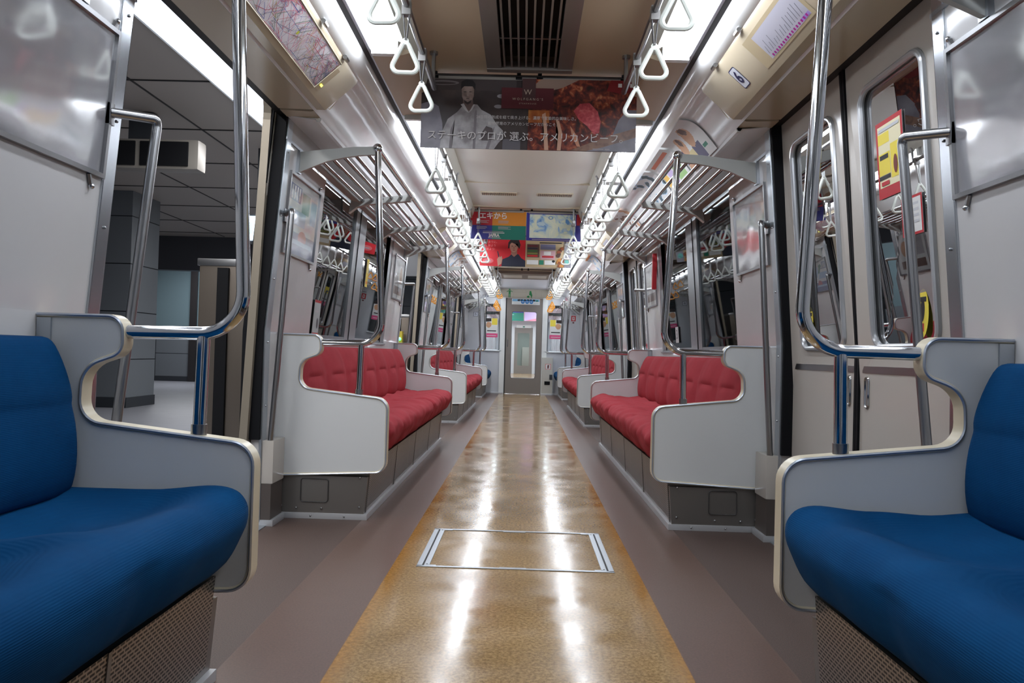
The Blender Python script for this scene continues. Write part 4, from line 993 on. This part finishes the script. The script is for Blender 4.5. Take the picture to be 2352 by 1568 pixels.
# ---------------------------------------------------------------- end walls
def end_wall(y, sg, name):
    """sg=+1: far wall (faces -y)"""
    ya, yb = (y, y+.05) if sg > 0 else (y-.05, y)
    xs = [-1.2, -.79, -.48, -.365, .375, .48, .79, 1.2]; zs = [0, .86, 1.79, 1.915, 2.35]
    bm = bmesh.new()
    for a, b in zip(xs, xs[1:]):
        for c, e in zip(zs, zs[1:]):
            xm, zm = (a+b)/2, (c+e)/2
            if -.365 < xm < .375 and zm < 1.915: continue
            if (.48 < abs(xm) < .79) and .86 < zm < 1.79: continue
            box(bm, a, b, ya, yb, c, e)
    bmesh.ops.remove_doubles(bm, verts=bm.verts[:], dist=1e-5)
    return struct(new(name, bm, ENDW, smooth=False))
ew = end_wall(14.80, 1, 'wall_far'); nw = end_wall(-.31, -1, 'wall_near')
y = 14.80
for i, s in enumerate((-1, 1)):
    o = None
    bm = bmesh.new()
    pts = fillet([(s*.485, y-.006, .865), (s*.785, y-.006, .865), (s*.785, y-.006, 1.785), (s*.485, y-.006, 1.785)], .03, 4, True)
    o = struct(new(f'window_{wn}', tb(pts, .009, 6, closed=True), FRAME)); wn += 1
    new('pane', bx(s*.48, s*.79, y+.02, y+.024, .86, 1.79), GLASS, o, smooth=False)
    new('sill', bx(s*.43, s*.80, y-.03, y, .845, .862, .003), WHITE, o)
    new('blind', bx(s*.48, s*.79, y+.03, y+.04, 1.58, 1.64), mat('blind_grey', (120, 128, 132), .5), o, smooth=False)
    t = thing('window_poster', f'portrait poster with a pink bottom band on the far {SIDE[s]} end window', 'poster', 'end window posters', (s*.63, y+.015, 1.2))
    new('sheet', bx(s*.52, s*.76, y+.012, y+.014, 1.12, 1.50), W1, t, smooth=False)
    art('printed_picture', [(R(-.12, -.19, .12, -.11), P1), (R(-.12, -.10, .12, .19), W1), (R((-.0 if s < 0 else -.11), .06, (.11 if s < 0 else .0), .19), Y1_), (blob((-.06 if s < 0 else .05), .06, .055, .06, 14, .1), T1), ([(-.12*(1 if s < 0 else -1)*1.0, .12), (-.12*(1 if s < 0 else -1), .19), (-.01*(1 if s < 0 else -1), .19), (-.01*(1 if s < 0 else -1), .13)], HAIR), (R(-.09, -.07, .09, -.05), K1), (R(-.09, -.16, .09, -.15), LET)], (s*.64, y+.012, 1.31), (1, 0, 0), (0, 0, 1), t)
    # door pillars
    bm = bmesh.new(); prism(bm, [(p.x, p.z) for p in fillet([(.37, 0, 0), (.37, 0, 1.93), (.47, 0, 1.93), (.47, 0, 0)], [0, 0, .07, 0], 6)], y-.03, y, s); struct(new(f'trim_{20+i}', bm, WHITE, smooth=False))
    new('end_kick', bx(s*.38, s*.72, y-.05, y, 0, .03, .003), KICK, ew)
# far gangway door
lx = .005
bm = bmesh.new()
hole = fillet([(-.245, 0, .32), (.255, 0, .32), (.255, 0, 1.655), (-.245, 0, 1.655)], .05, 6, True)
outer = []
for p in hole:
    dx, dz = p.x-lx, p.z-.95; t_ = min(((.36 if dx > 0 else .35)+abs(0))/max(abs(dx), 1e-6), ((1.90-.95) if dz > 0 else .94)/max(abs(dz), 1e-6)); outer.append((lx+dx*t_, .95+dz*t_))
inn = [bm.verts.new((p.x, y+.02, p.z)) for p in hole]; ou = [bm.verts.new((a_, y+.02, b_)) for a_, b_ in outer]; n = len(hole)
cor = [(-.345, .01), (.365, .01), (.365, 1.90), (-.345, 1.90)]
for i in range(n):
    j = (i+1) % n; a_, b_ = outer[i], outer[j]
    if abs(a_[0]-b_[0]) > 1e-4 and abs(a_[1]-b_[1]) > 1e-4:
        q_ = min(cor, key=lambda c_: (c_[0]-(a_[0]+b_[0])/2)**2+(c_[1]-(a_[1]+b_[1])/2)**2); bm.faces.new((inn[i], inn[j], ou[j], bm.verts.new((q_[0], y+.02, q_[1])), ou[i]))
    else: bm.faces.new((inn[i], inn[j], ou[j], ou[i]))
bmesh.ops.recalc_face_normals(bm, faces=bm.faces[:]); bmesh.ops.solidify(bm, geom=bm.faces[:], thickness=.03)
gd = struct(new(f'door_{dn}', bm, ENDDOOR, smooth=False)); dn += 1
new('window_frame', tb([(p.x, y+.015, p.z) for p in hole], .01, 6, closed=True), STEEL, gd)
new('pane', bx(-.25, .26, y+.034, y+.038, .315, 1.66), CLEAR, gd, smooth=False)
new('kick_plate', bx(-.34, .36, y+.012, y+.018, .01, .14), mat('kick_grey', (92, 88, 86), .4), gd, smooth=False)
new('door_handle', tb(fillet([(-.315, y+.018, .93), (-.315, y-.02, .95), (-.315, y-.02, 1.10), (-.315, y+.018, 1.12)], .01, 3), .008, 8), STEEL, gd)
new('door_latch', bx(.315, .35, y+.0, y+.018, .60, .66, .004), mat('latch', (90, 86, 84), .4), gd)
bm = bmesh.new(); box(bm, -.365, -.347, y-.01, y+.05, 0, 1.915); box(bm, .367, .375, y-.01, y+.05, 0, 1.915); new('door_frame', bm, BLACK, ew, smooth=False)
# sign over the door
t = thing('door_sign', 'white sign strip with three blue discs over the gangway door', 'sign', None, (.02, y-.02, 1.86))
new('board', bx(-.25, .31, y-.018, y-.008, 1.79, 1.905, .003), WHITE, t)
its = [(R(-.27, .005, .27, .05), flat('sign_blue', (120, 176, 214)))]+[(blob(-.14+i*.06, .03, .03, .02, 8, .2), K1) for i in range(6)]+[(E(-.06+.085*i, -.005, .038, .036), flat('disc_blue', (30, 120, 190))) for i in range(3)]+[(R(-.08+.085*i, -.008, -.04+.085*i, .004), W1) for i in range(3)]+[(R(-.25, -.035, -.12, -.028), GREY), (R(.16, -.03, .26, -.022), GREY), (blob(.22, .02, .02, .02, 8), G1)]
art('printed_picture', its, (.03, y-.018, 1.848), (1, 0, 0), (0, 0, 1), t)
# pictogram band above
t = thing('pictogram_panel', 'beige pictogram panel with two green figures above the far door', 'sign', None, (0, y-.01, 2.0))
new('board', bx(-.60, .60, y-.008, y-.001, 1.92, 2.098), mat('panel_beige', (172, 166, 152), .4), t, smooth=False)
PG = flat('pictogram_green', (20, 118, 62)); LN = flat('pencil', (140, 132, 118))
def man(cx): return [(E(cx, .085, .016, .016), PG), (R(cx-.02, -.01, cx+.02, .064), PG), (R(cx-.02, -.08, cx-.004, -.01), PG), (R(cx+.004, -.08, cx+.02, -.01), PG), ([(cx-.055, .03), (cx-.018, .05), (cx-.018, .064), (cx-.06, .042)], PG), ([(cx+.018, .05), (cx+.055, .03), (cx+.06, .042), (cx+.018, .064)], PG)]
its = man(-.30)+[([(.09, -.02), (.10, .06), (.13, .062), (.155, -.03), (.14, -.035), (.15, -.085), (.138, -.085), (.12, -.03)], PG), (E(.075, -.055, .026, .022), PG)]+[(R(-.22, -.07, -.218, .07), LN), (R(.03, -.07, .032, .07), LN), (R(.22, -.07, .222, .07), LN), (R(.34, -.07, .342, .07), LN), (R(-.22, .03, .03, .032), LN), (R(-.40, -.075, .34, -.073), LN)]
art('printed_picture', its, (0, y-.008, 2.005), (1, 0, 0), (0, 0, 1), t, base=.001)
# car number, small signs
t = thing('car_number', 'dark blue car number 12- lettered high on the far end wall', 'lettering', None, (-.72, y-.002, 2.0)); text_mesh('12-', .085, flat('plate_navy', (30, 36, 80)), (-.74, y-.001, 1.955), (1, 0, 0), (0, 0, 1), t)
t = thing('number_plate', 'small white car number plate 6 on the far end wall', 'number plate', 'car number plates', (-.965, y-.003, 1.57))
new('plate', bx(-1.01, -.92, y-.004, y, 1.53, 1.62, .002), flat('plate_navy', (30, 36, 80)), t); art('plate_face', [(R(-.039, -.039, .039, .039), flat('plate_white', (216, 220, 230)))], (-.965, y-.004, 1.575), (1, 0, 0), (0, 0, 1), t); text_mesh('6', .075, flat('plate_navy', (30, 36, 80)), (-.965, y-.004, 1.575), (1, 0, 0), (0, 0, 1), t, 'numeral', off=.0012)
t = thing('no_smoking_sign', 'round pink and white no smoking sign high on the far end wall', 'sign', None, (.87, y-.003, 1.93))
art('printed_picture', [(E(0, 0, .05, .05), flat('ring_pink', (200, 90, 120))), (E(0, 0, .038, .038), W1), (R(-.028, -.008, .022, .004), K1), ([(-.03, -.026), (-.024, -.032), (.03, .026), (.024, .032)], flat('ring_pink', (200, 90, 120)))], (.87, y-.001, 1.93), (1, 0, 0), (0, 0, 1), t)
t = thing('emergency_sign', 'red and white emergency call sign on the far right end wall', 'sign', None, (.99, y-.003, 1.54))
art('printed_picture', [(R(-.045, -.055, .045, .055), R1), (R(-.022, -.035, .022, .035), W1), (R(-.008, -.02, .008, .025), R1), (E(0, -.085, .02, .014), flat('dark_red', (90, 24, 30))), (R(-.04, .085, .04, .093), K1)], (.99, y-.001, 1.54), (1, 0, 0), (0, 0, 1), t)
# cabinet right of the door
t = thing('equipment_cabinet', 'tall cream equipment cabinet to the right of the far door', 'cabinet', None, (.5, y-.06, 0))
new('body', bx(.385, .60, y-.10, y, .03, .745, .006), mat('cabinet_cream', (186, 184, 176), .3), t)
new('kick_strip', bx(.38, .605, y-.12, y-.05, 0, .03, .003), KICK, t)
new('black_display', bx(.44, .55, y-.108, y-.099, .205, .275, .003), RUBBER, t); new('side_device', bx(.535, .595, y-.112, y-.099, .31, .41, .004), mat('device', (50, 54, 60), .4), t)
t = thing('extinguisher_sign', 'small red and white extinguisher sign on the far cabinet', 'sign', None, (.5, y-.102, .55))
art('printed_picture', [(R(-.055, -.055, .055, .055), flat('sign_pink', (206, 120, 120))), (R(-.045, -.045, .045, .045), W1), ([(-.012, -.035), (.012, -.035), (.012, .015), (.02, .035), (-.012, .03)], flat('dark_red', (90, 24, 30)))], (.505, y-.10, .565), (1, 0, 0), (0, 0, 1), t)

# ---------------------------------------------------------------- next car seen through the end door
def next_car(y, depth, first):
    nm = 'adjoining car' if first else 'second adjoining car'
    o = struct(new('floor_next_car', bx(-1.15, 1.15, y, y+depth, -.05, 0), FLOOR, smooth=False))
    struct(new('ceiling_next_car', bx(-1.15, 1.15, y, y+depth, 2.12, 2.16), CEILEND, smooth=False))
    for s in (-1, 1): struct(new('wall_next_car', bx(s*1.12, s*1.16, y, y+depth, 0, 2.12), WALL, smooth=False))
next_car(14.9, 26, True)
for s in (-1, 1):
    struct(new('wall_gangway', bx(s*.42, s*.45, 14.88, 15.7, 0, 2.0), mat('bellows_grey', (120, 120, 122), .6, bump=('Y', 20, .8, .01)), smooth=False))
struct(new('ceiling_gangway', bx(-.45, .45, 14.88, 15.7, 1.95, 2.0), mat('bellows_grey', (120, 120, 122)), smooth=False))
# arch of the adjoining car (white door surround)
def arch(y, w, h, name, m=WHITE, wall=True, t_=.06):
    bm = bmesh.new()
    box(bm, -1.15, -w, y, y+t_, 0, 2.12); box(bm, w, 1.15, y, y+t_, 0, 2.12); box(bm, -w, w, y, y+t_, h, 2.12)
    return struct(new(name, bm, m, smooth=False))
end_wall(15.72, 1, 'wall_next_near')
t = thing('hanging_poster', 'green hanging poster inside the adjoining car, seen through the far door glass', 'poster', 'posters in the adjoining car', (-.25, 19.2, 1.9))
new('sheet', bx(-.51, -.01, 19.2, 19.202, 1.66, 2.12), flat('ad_green', (8, 116, 98)), t, smooth=False)
art('printed_picture', [(R(-.25, .04, .25, .17), flat('ad_blue', (44, 48, 138))), (R(-.2, -.02, .0, -.01), LET), (R(-.2, -.05, -.05, -.045), LET)], (-.26, 19.2, 1.83), (1, 0, 0), (0, 0, 1), t)
t = thing('hanging_poster', 'violet and pink hanging poster inside the adjoining car, seen through the far door glass', 'poster', 'posters in the adjoining car', (.25, 19.2, 1.9))
new('sheet', bx(.01, .51, 19.2, 19.202, 1.66, 2.12), flat('lilac', (190, 170, 210)), t, smooth=False)
art('printed_picture', [([(-.25, .17), (.25, .17), (.25, .0)], flat('ad_navy', (46, 40, 140))), ([(-.25, -.17), (.25, -.17), (.25, -.05)], flat('pink2', (206, 130, 150)))], (.26, 19.2, 1.83), (1, 0, 0), (0, 0, 1), t)
arch(30.2, .37, 1.87, 'wall_next_far', ENDW)
bm = bmesh.new(); box(bm, -.37, -.24, 30.22, 30.25, 0, 1.87); box(bm, .24, .37, 30.22, 30.25, 0, 1.87); box(bm, -.24, .24, 30.22, 30.25, 0, .32); box(bm, -.24, .24, 30.22, 30.25, 1.65, 1.87)
struct(new(f'door_{dn}', bm, ENDDOOR, smooth=False)); dn += 1
t = thing('door_sign', 'pale sign strip over the end door of the adjoining car', 'sign', None, (0, 30.18, 1.9)); new('board', bx(-.3, .3, 30.17, 30.19, 1.86, 1.98), WHITE, t, smooth=False); new('symbol', bx(-.04, .04, 30.165, 30.17, 1.88, 1.93), G1, t, smooth=False)
for s in (-1, 1):
    for i, ya in enumerate((16.0, 20.5, 25.5)):
        t = thing('ceiling_lamp', f'fluorescent ceiling lamp in the adjoining car, {SIDE[s]} line, {ORD[i]} from the camera', 'ceiling lamp', 'lamps of the adjoining car', (s*.6, ya, 2.1))
        new('tube', tb([(s*.6, ya, 2.07), (s*.6, ya+4, 2.07)], .03, 8), TUBE, t); lamp_light(t, s*.6, ya+2, 2.03, .1, 4, 60, tilt=0); new('lamp_holder', bx(s*.56, s*.64, ya, ya+4, 2.10, 2.12), WHITE, t, smooth=False)
    t = thing('bench_seat', f'red bench seat in the adjoining car on the {SIDE[s]}', 'bench', 'benches of the adjoining car', (s*.9, 21, 0))
    bm = bmesh.new(); prism(bm, [(.70, 0), (.63, .40), (.66, .46), (1.05, .46), (1.03, .6), (1.1, .82), (1.115, .82), (1.115, 0)], 18.5, 28.5, s); new('seat_cushion', bm, RED, t, smooth=False)
    t = thing('strap_rail', f'ceiling rail for amber straps in the adjoining car on the {SIDE[s]}', 'rail', 'ceiling strap rails', (s*.4, 16.5, 1.985)); new('pipe', tb([(s*.4, 15.9, 1.985), (s*.4, 17, 1.985)], .0125, 8), STEEL, t); new('hanger', tb([(s*.4, 16.3, 1.985), (s*.4, 16.3, 2.12)], .009, 8), STEEL, t)
    for i in range(2):
        o = hang(SA, s*.40, 16.1+.4*i, 1.985, f'amber triangular strap just inside the adjoining car, {SIDE[s]} rail, {ORD[i]} from camera', 'amber straps')
t = thing('gangway_cabinet', 'pale cabinet beyond the farthest door seen through the glass', 'cabinet', None, (.1, 33, 0))
new('body', bx(-.05, .5, 33, 33.3, 0, 1.1, .01), mat('cabinet_cream', (186, 184, 176), .3), t); new('window_panel', bx(-.3, .5, 33.3, 33.32, 0, 2.0), mat('pale_panel', (170, 178, 172), .4), t, smooth=False)

t = thing('ceiling_lamp', 'added fill lamp beyond the farthest end door of the adjoining car', 'ceiling lamp', 'lamps of the adjoining car', (0, 31.6, 2.1))  # added lamp, put here to brighten the panel behind the far door glass
new('lamp_holder', bx(-.3, .3, 31.4, 31.8, 2.08, 2.11), WHITE, t, smooth=False); lamp_light(t, 0, 31.6, 2.07, .5, .3, 40, tilt=0)
# ---------------------------------------------------------------- stickers on the glass
def sticker(s, y, z, w, h, label, items, off=.030, name='window_sticker', texts=()):
    x = s*(wx(z)+off); t = thing(name, label, 'sticker', 'stickers on the windows', (x, y, z))
    V = (Vector((s*wx(z+.1), 0, z+.1))-Vector((s*wx(z), 0, z))).normalized() if z > .88 else Vector((0, 0, 1)); U = Vector((0, 1 if s < 0 else -1, 0))
    N_ = U.cross(V); O = Vector((x, y, z))+N_*.0
    bm = bmesh.new(); bm.faces.new([bm.verts.new(O+U*a_+V*b_) for a_, b_ in ((-w/2, -h/2), (w/2, -h/2), (w/2, h/2), (-w/2, h/2))]); solidify(bm, .0008)
    if items is not None and items and items[0] != 'none': art('printed_picture', items, O+N_*.001, U, V, t)
    new('film', bm, W1, t, smooth=False) if not (items and items[-1] == 'x') else None
    for (tx, sz, mm, cx, cz) in texts: text_mesh(tx, sz, mm, O+N_*.001+U*cx+V*cz, U, V, t, off=.0006+.00025*(len(items)+1))
    return t
YL, RR = flat('yellow', (226, 206, 70)), flat('red', (178, 34, 44))
its = [(R(-.085, -.125, .085, .125), RR), (R(-.073, -.09, .073, .11), flat('cream_print', (224, 216, 180))), (R(-.073, .05, -.0, .085), YL), (R(-.073, -.05, .0, .02), YL), (R(.005, -.07, .07, .04), YL), (R(-.065, .0, -.01, .015), K1), (R(-.073, -.065, .0, -.052), K1), (R(-.065, .09, .065, .10), GREY), (R(-.06, -.085, -.01, -.072), RR), (E(.035, -.03, .012, .03), flat('bottle', (110, 40, 30)))]
sticker(1, 2.38, 1.475, .17, .25, 'red and yellow advertising sticker on the first right door window', its, .049)
its = [(R(-.06, -.06, .06, .06), RR), (R(-.052, -.052, .052, .052), W1)]+[(R(-.04, .03-.018*i, .04, .038-.018*i), GREY) for i in range(4)]
sticker(1, 2.27, 1.265, .12, .12, 'small white sticker with a red border under the red and yellow one', its, .049)
ov = lambda: [(E(0, 0, .034, .075), YL), (E(.0, .01, .012, .035), K1), (R(-.02, -.055, .01, -.03), RR), (R(-.02, .035, .02, .05), K1)]
def oval(y, z, label, c_=0):
    x = wx(z)+.048; t = thing('window_sticker', label, 'sticker', 'stickers on the windows', (x, y, z)); art('printed_picture', ov(), (x, y, z), (0, -1, 0), (0, 0, 1), t)
oval(2.245, .965, 'yellow oval warning sticker low on the nearer right door window'); oval(3.12, .965, 'yellow oval warning sticker low on the farther leaf of the nearest right door')
sticker(1, 5.62, .985, .10, .12, 'white sticker with a black numeral 3 on the first right bench window', [(R(-.05, -.06, .05, .06), flat('sticker_white', (200, 204, 206)))], .012, texts=[('3', .10, K1, 0, 0)])
sticker(-1, 5.33, 1.36, .075, .20, 'yellow upright sticker on the first left bench window', [(R(-.037, -.10, .037, .10), YL), (R(-.025, -.08, .025, -.06), flat('orange', (214, 132, 40))), (R(-.02, .0, .02, .08), flat('pale_yellow', (236, 226, 150)))], .012)
sticker(-1, 4.17, .98, .12, .20, 'white notice with red bars low on the first left bench window', [(R(-.06, -.10, .06, .10), flat('sticker_pale', (178, 188, 188))), (R(-.06, .085, .06, .1), RR), (R(-.06, -.1, .06, -.085), RR), (blob(.02, -.03, .02, .03, 10), flat('sketch', (90, 94, 98))), (R(-.045, .03, .02, .04), GREY)], .012)
# red-framed notice on right wall past the first bench
t = thing('wall_notice', 'narrow red notice hanging beside the second right doorway', 'notice', None, (1.09, 6.62, 1.5))
new('board', bx(1.07, 1.105, 6.20, 6.235, 1.38, 1.68, .002), R1, t); new('white_edge', bx(1.075, 1.11, 6.236, 6.25, 1.38, 1.68), W1, t, smooth=False)
# intercom with green lamp on platform side of the first left bench wall
t = thing('platform_signal', 'yellow platform door post with a lit green lamp outside the second left doorway', 'signal', None, (-1.42, 8.0, 0))
new('post', bx(-1.46, -1.40, 8.55, 8.64, 0, 1.03, .004), mat('signal_yellow', (180, 160, 40), .5), t); bm = bmesh.new(); bmesh.ops.create_uvsphere(bm, u_segments=10, v_segments=6, radius=.02, matrix=Matrix.Translation((-1.43, 8.545, .94))); new('green_lamp', bm, emis('green_lamp', (40, 255, 140), 4), t)

# ---------------------------------------------------------------- platform outside (left)
PF = mat('platform_floor', (150, 152, 160), .35, speck=(3, (132, 134, 142), .3)); PC = mat('platform_ceiling', (158, 152, 146), .6); PW = PTILE; PD = mat('platform_dark', (44, 48, 54), .5)
struct(new('platform_floor', bx(-12, -1.30, -4, 40, -.10, -.01), PF, smooth=False))
pcl = struct(new('platform_ceiling', bx(-12, -1.28, -4, 16.7, 2.72, 2.80), PC, smooth=False))
bm = bmesh.new()
for i in range(15): yy = -3.1+1.2*i; box(bm, -12, -1.3, yy-.006, yy+.006, 2.712, 2.722) if yy < 12.8 else None
for i in range(7): xx = -2.9-1.2*i; box(bm, xx-.006, xx+.006, -4, 12.9, 2.712, 2.722)
new('ceiling_joints', bm, mat('joint', (40, 40, 42), .6), pcl, smooth=False)
t = thing('platform_light_line', 'long white light line over the platform edge outside the left doors', 'ceiling lamp', None, (-2.1, 5, 2.7))
new('diffuser', bx(-2.24, -1.98, -4, 12.6, 2.665, 2.685), PLIGHT, t, smooth=False); lamp_light(t, -2.11, 4.3, 2.66, .26, 16.6, 300, rgb=(1, .98, .96), tilt=0); new('housing', bx(-2.28, -1.94, -3.98, 12.62, 2.685, 2.71), WHITE, t, smooth=False)
bm = bmesh.new(); box(bm, -12, -1.6, 13.0, 13.2, 2.12, 2.72); struct(new('platform_header', bm, mat('platform_header', (74, 76, 82), .5), smooth=False))
struct(new('platform_wall', bx(-12, -1.6, 16.5, 16.7, -.02, 2.72), PTILE, smooth=False))
struct(new('platform_side_wall', bx(-12.1, -11.9, -4, 16.7, -.02, 2.72), PTILE, smooth=False))
struct(new('platform_back_wall', bx(-12, -1.3, -4.2, -4, -.02, 2.72), PTILE, smooth=False))
t = thing('lift_front', 'bluish glass lift front at the far end of the platform', 'lift', None, (-7.2, 16.3, 0))
GLP = mat('lift_glass', (120, 142, 150), .15, metal=.2)
new('glass_panel', bx(-8.3, -7.35, 16.2, 16.24, .95, 2.5), GLP, t, smooth=False); new('glass_panel', bx(-7.2, -5.6, 16.2, 16.24, .95, 2.5), GLP, t, smooth=False); new('mullion', bx(-7.35, -7.2, 16.15, 16.25, -.01, 2.5), mat('mullion_dark', (60, 58, 60), .4, metal=.5), t, smooth=False)
new('head_rail', bx(-8.6, -5.5, 16.14, 16.26, 2.5, 2.56), STEEL, t, smooth=False); new('lower_panel', bx(-8.6, -5.5, 16.2, 16.3, .10, .95), PTILE, t, smooth=False); new('skirting', bx(-8.6, -5.5, 16.19, 16.3, -.01, .10), PD, t, smooth=False)
t = thing('platform_lamp', 'recessed square lamp in the platform ceiling behind the dark header', 'ceiling lamp', None, (-6.5, 14.8, 2.7))
new('diffuser', bx(-7.4, -5.4, 14.4, 15.2, 2.69, 2.715), PLIGHT, t, smooth=False); lamp_light(t, -6.4, 14.8, 2.68, 2.0, .8, 60, rgb=(1, .98, .96), tilt=0)
t = thing('platform_pillar', 'square grey panelled pillar on the platform outside the left door', 'pillar', None, (-5.3, 9.5, 0))
new('shaft', bx(-5.75, -4.95, 9.2, 9.9, -.01, 2.72, .01), PTILE, t); new('skirting', bx(-5.76, -4.94, 9.19, 9.91, -.01, .12), PD, t, smooth=False)
t = thing('platform_pillar', 'narrow dark pillar on the platform close behind the near left partition', 'pillar', None, (-4.1, 5.5, 0)); 
new('shaft', bx(-3.68, -3.42, 5.4, 5.65, -.01, 2.72, .01), mat('pillar_steel', (96, 96, 98), .35, metal=.4), t); new('panel_strip', bx(-3.50, -3.44, 5.385, 5.4, .3, .72), R1, t, smooth=False)
t = thing('platform_monitor', 'white twin monitor box hanging from the platform ceiling', 'monitor', None, (-3.1, 6.1, 2.4))
bm = bmesh.new(); box(bm, -3.75, -2.70, 6.0, 6.16, 2.24, 2.49, .035); new('housing', bm, mat('monitor_white', (128, 124, 118), .4), t)
for xx in (-3.62, -3.18): new('screen', bx(xx, xx+.40, 5.985, 6.0, 2.265, 2.465, .006), RUBBER, t)
new('ceiling_stem', bx(-3.3, -3.1, 6.03, 6.13, 2.48, 2.711), PD, t, smooth=False)
t = thing('exit_sign', 'lit green and white exit sign hanging over the platform', 'sign', None, (-2.6, 7.2, 2.0))
new('box', bx(-2.62, -2.54, 6.9, 7.2, 1.78, 2.05, .01), PD, t); new('stem', bx(-2.59, -2.57, 7.04, 7.06, 2.05, 2.71), PD, t, smooth=False); new('lit_face', bx(-2.635, -2.53, 6.89, 6.90, 1.80, 2.03), emis('sign_white', (200, 235, 255), 2), t, smooth=False); new('green_symbol', bx(-2.60, -2.56, 6.88, 6.89, 1.86, 1.97), emis('sign_green', (20, 190, 120), 1.5), t, smooth=False)
# platform gate
GM = mat('gate_steel', (104, 96, 88), .35, metal=.55)
for i, (ya, yb) in enumerate(((-.8, 1.55), (3.62, 6.4), (8.75, 11.3), (13.2, 13.85))):
    t = thing('platform_gate', f'half-height steel platform gate housing outside the left side, {ORD[i]} from the camera', 'platform gate', 'platform gates', (-1.5, ya, 0))
    bm = bmesh.new(); box(bm, -1.60, -1.36, ya, yb, -.01, 1.22, .008); new('housing', bm, GM, t); new('rubber_edge', bx(-1.505, -1.45, ya-.015, ya, .02, 1.19), RUBBER, t, smooth=False)
    new('top_cap', bx(-1.61, -1.35, ya-.005, yb+.005, 1.20, 1.235, .004), STEEL, t)
# ---------------------------------------------------------------- tunnel outside (right)
TD = mat('tunnel_concrete', (30, 30, 33), .8)
struct(new('tunnel_wall', bx(2.2, 2.3, -4, 40, -1, 4), TD, smooth=False)); struct(new('tunnel_bed', bx(1.25, 2.2, -4, 40, -1.0, -.9), TD, smooth=False)); struct(new('tunnel_roof', bx(1.2, 2.3, -4, 40, 3.0, 3.1), TD, smooth=False))
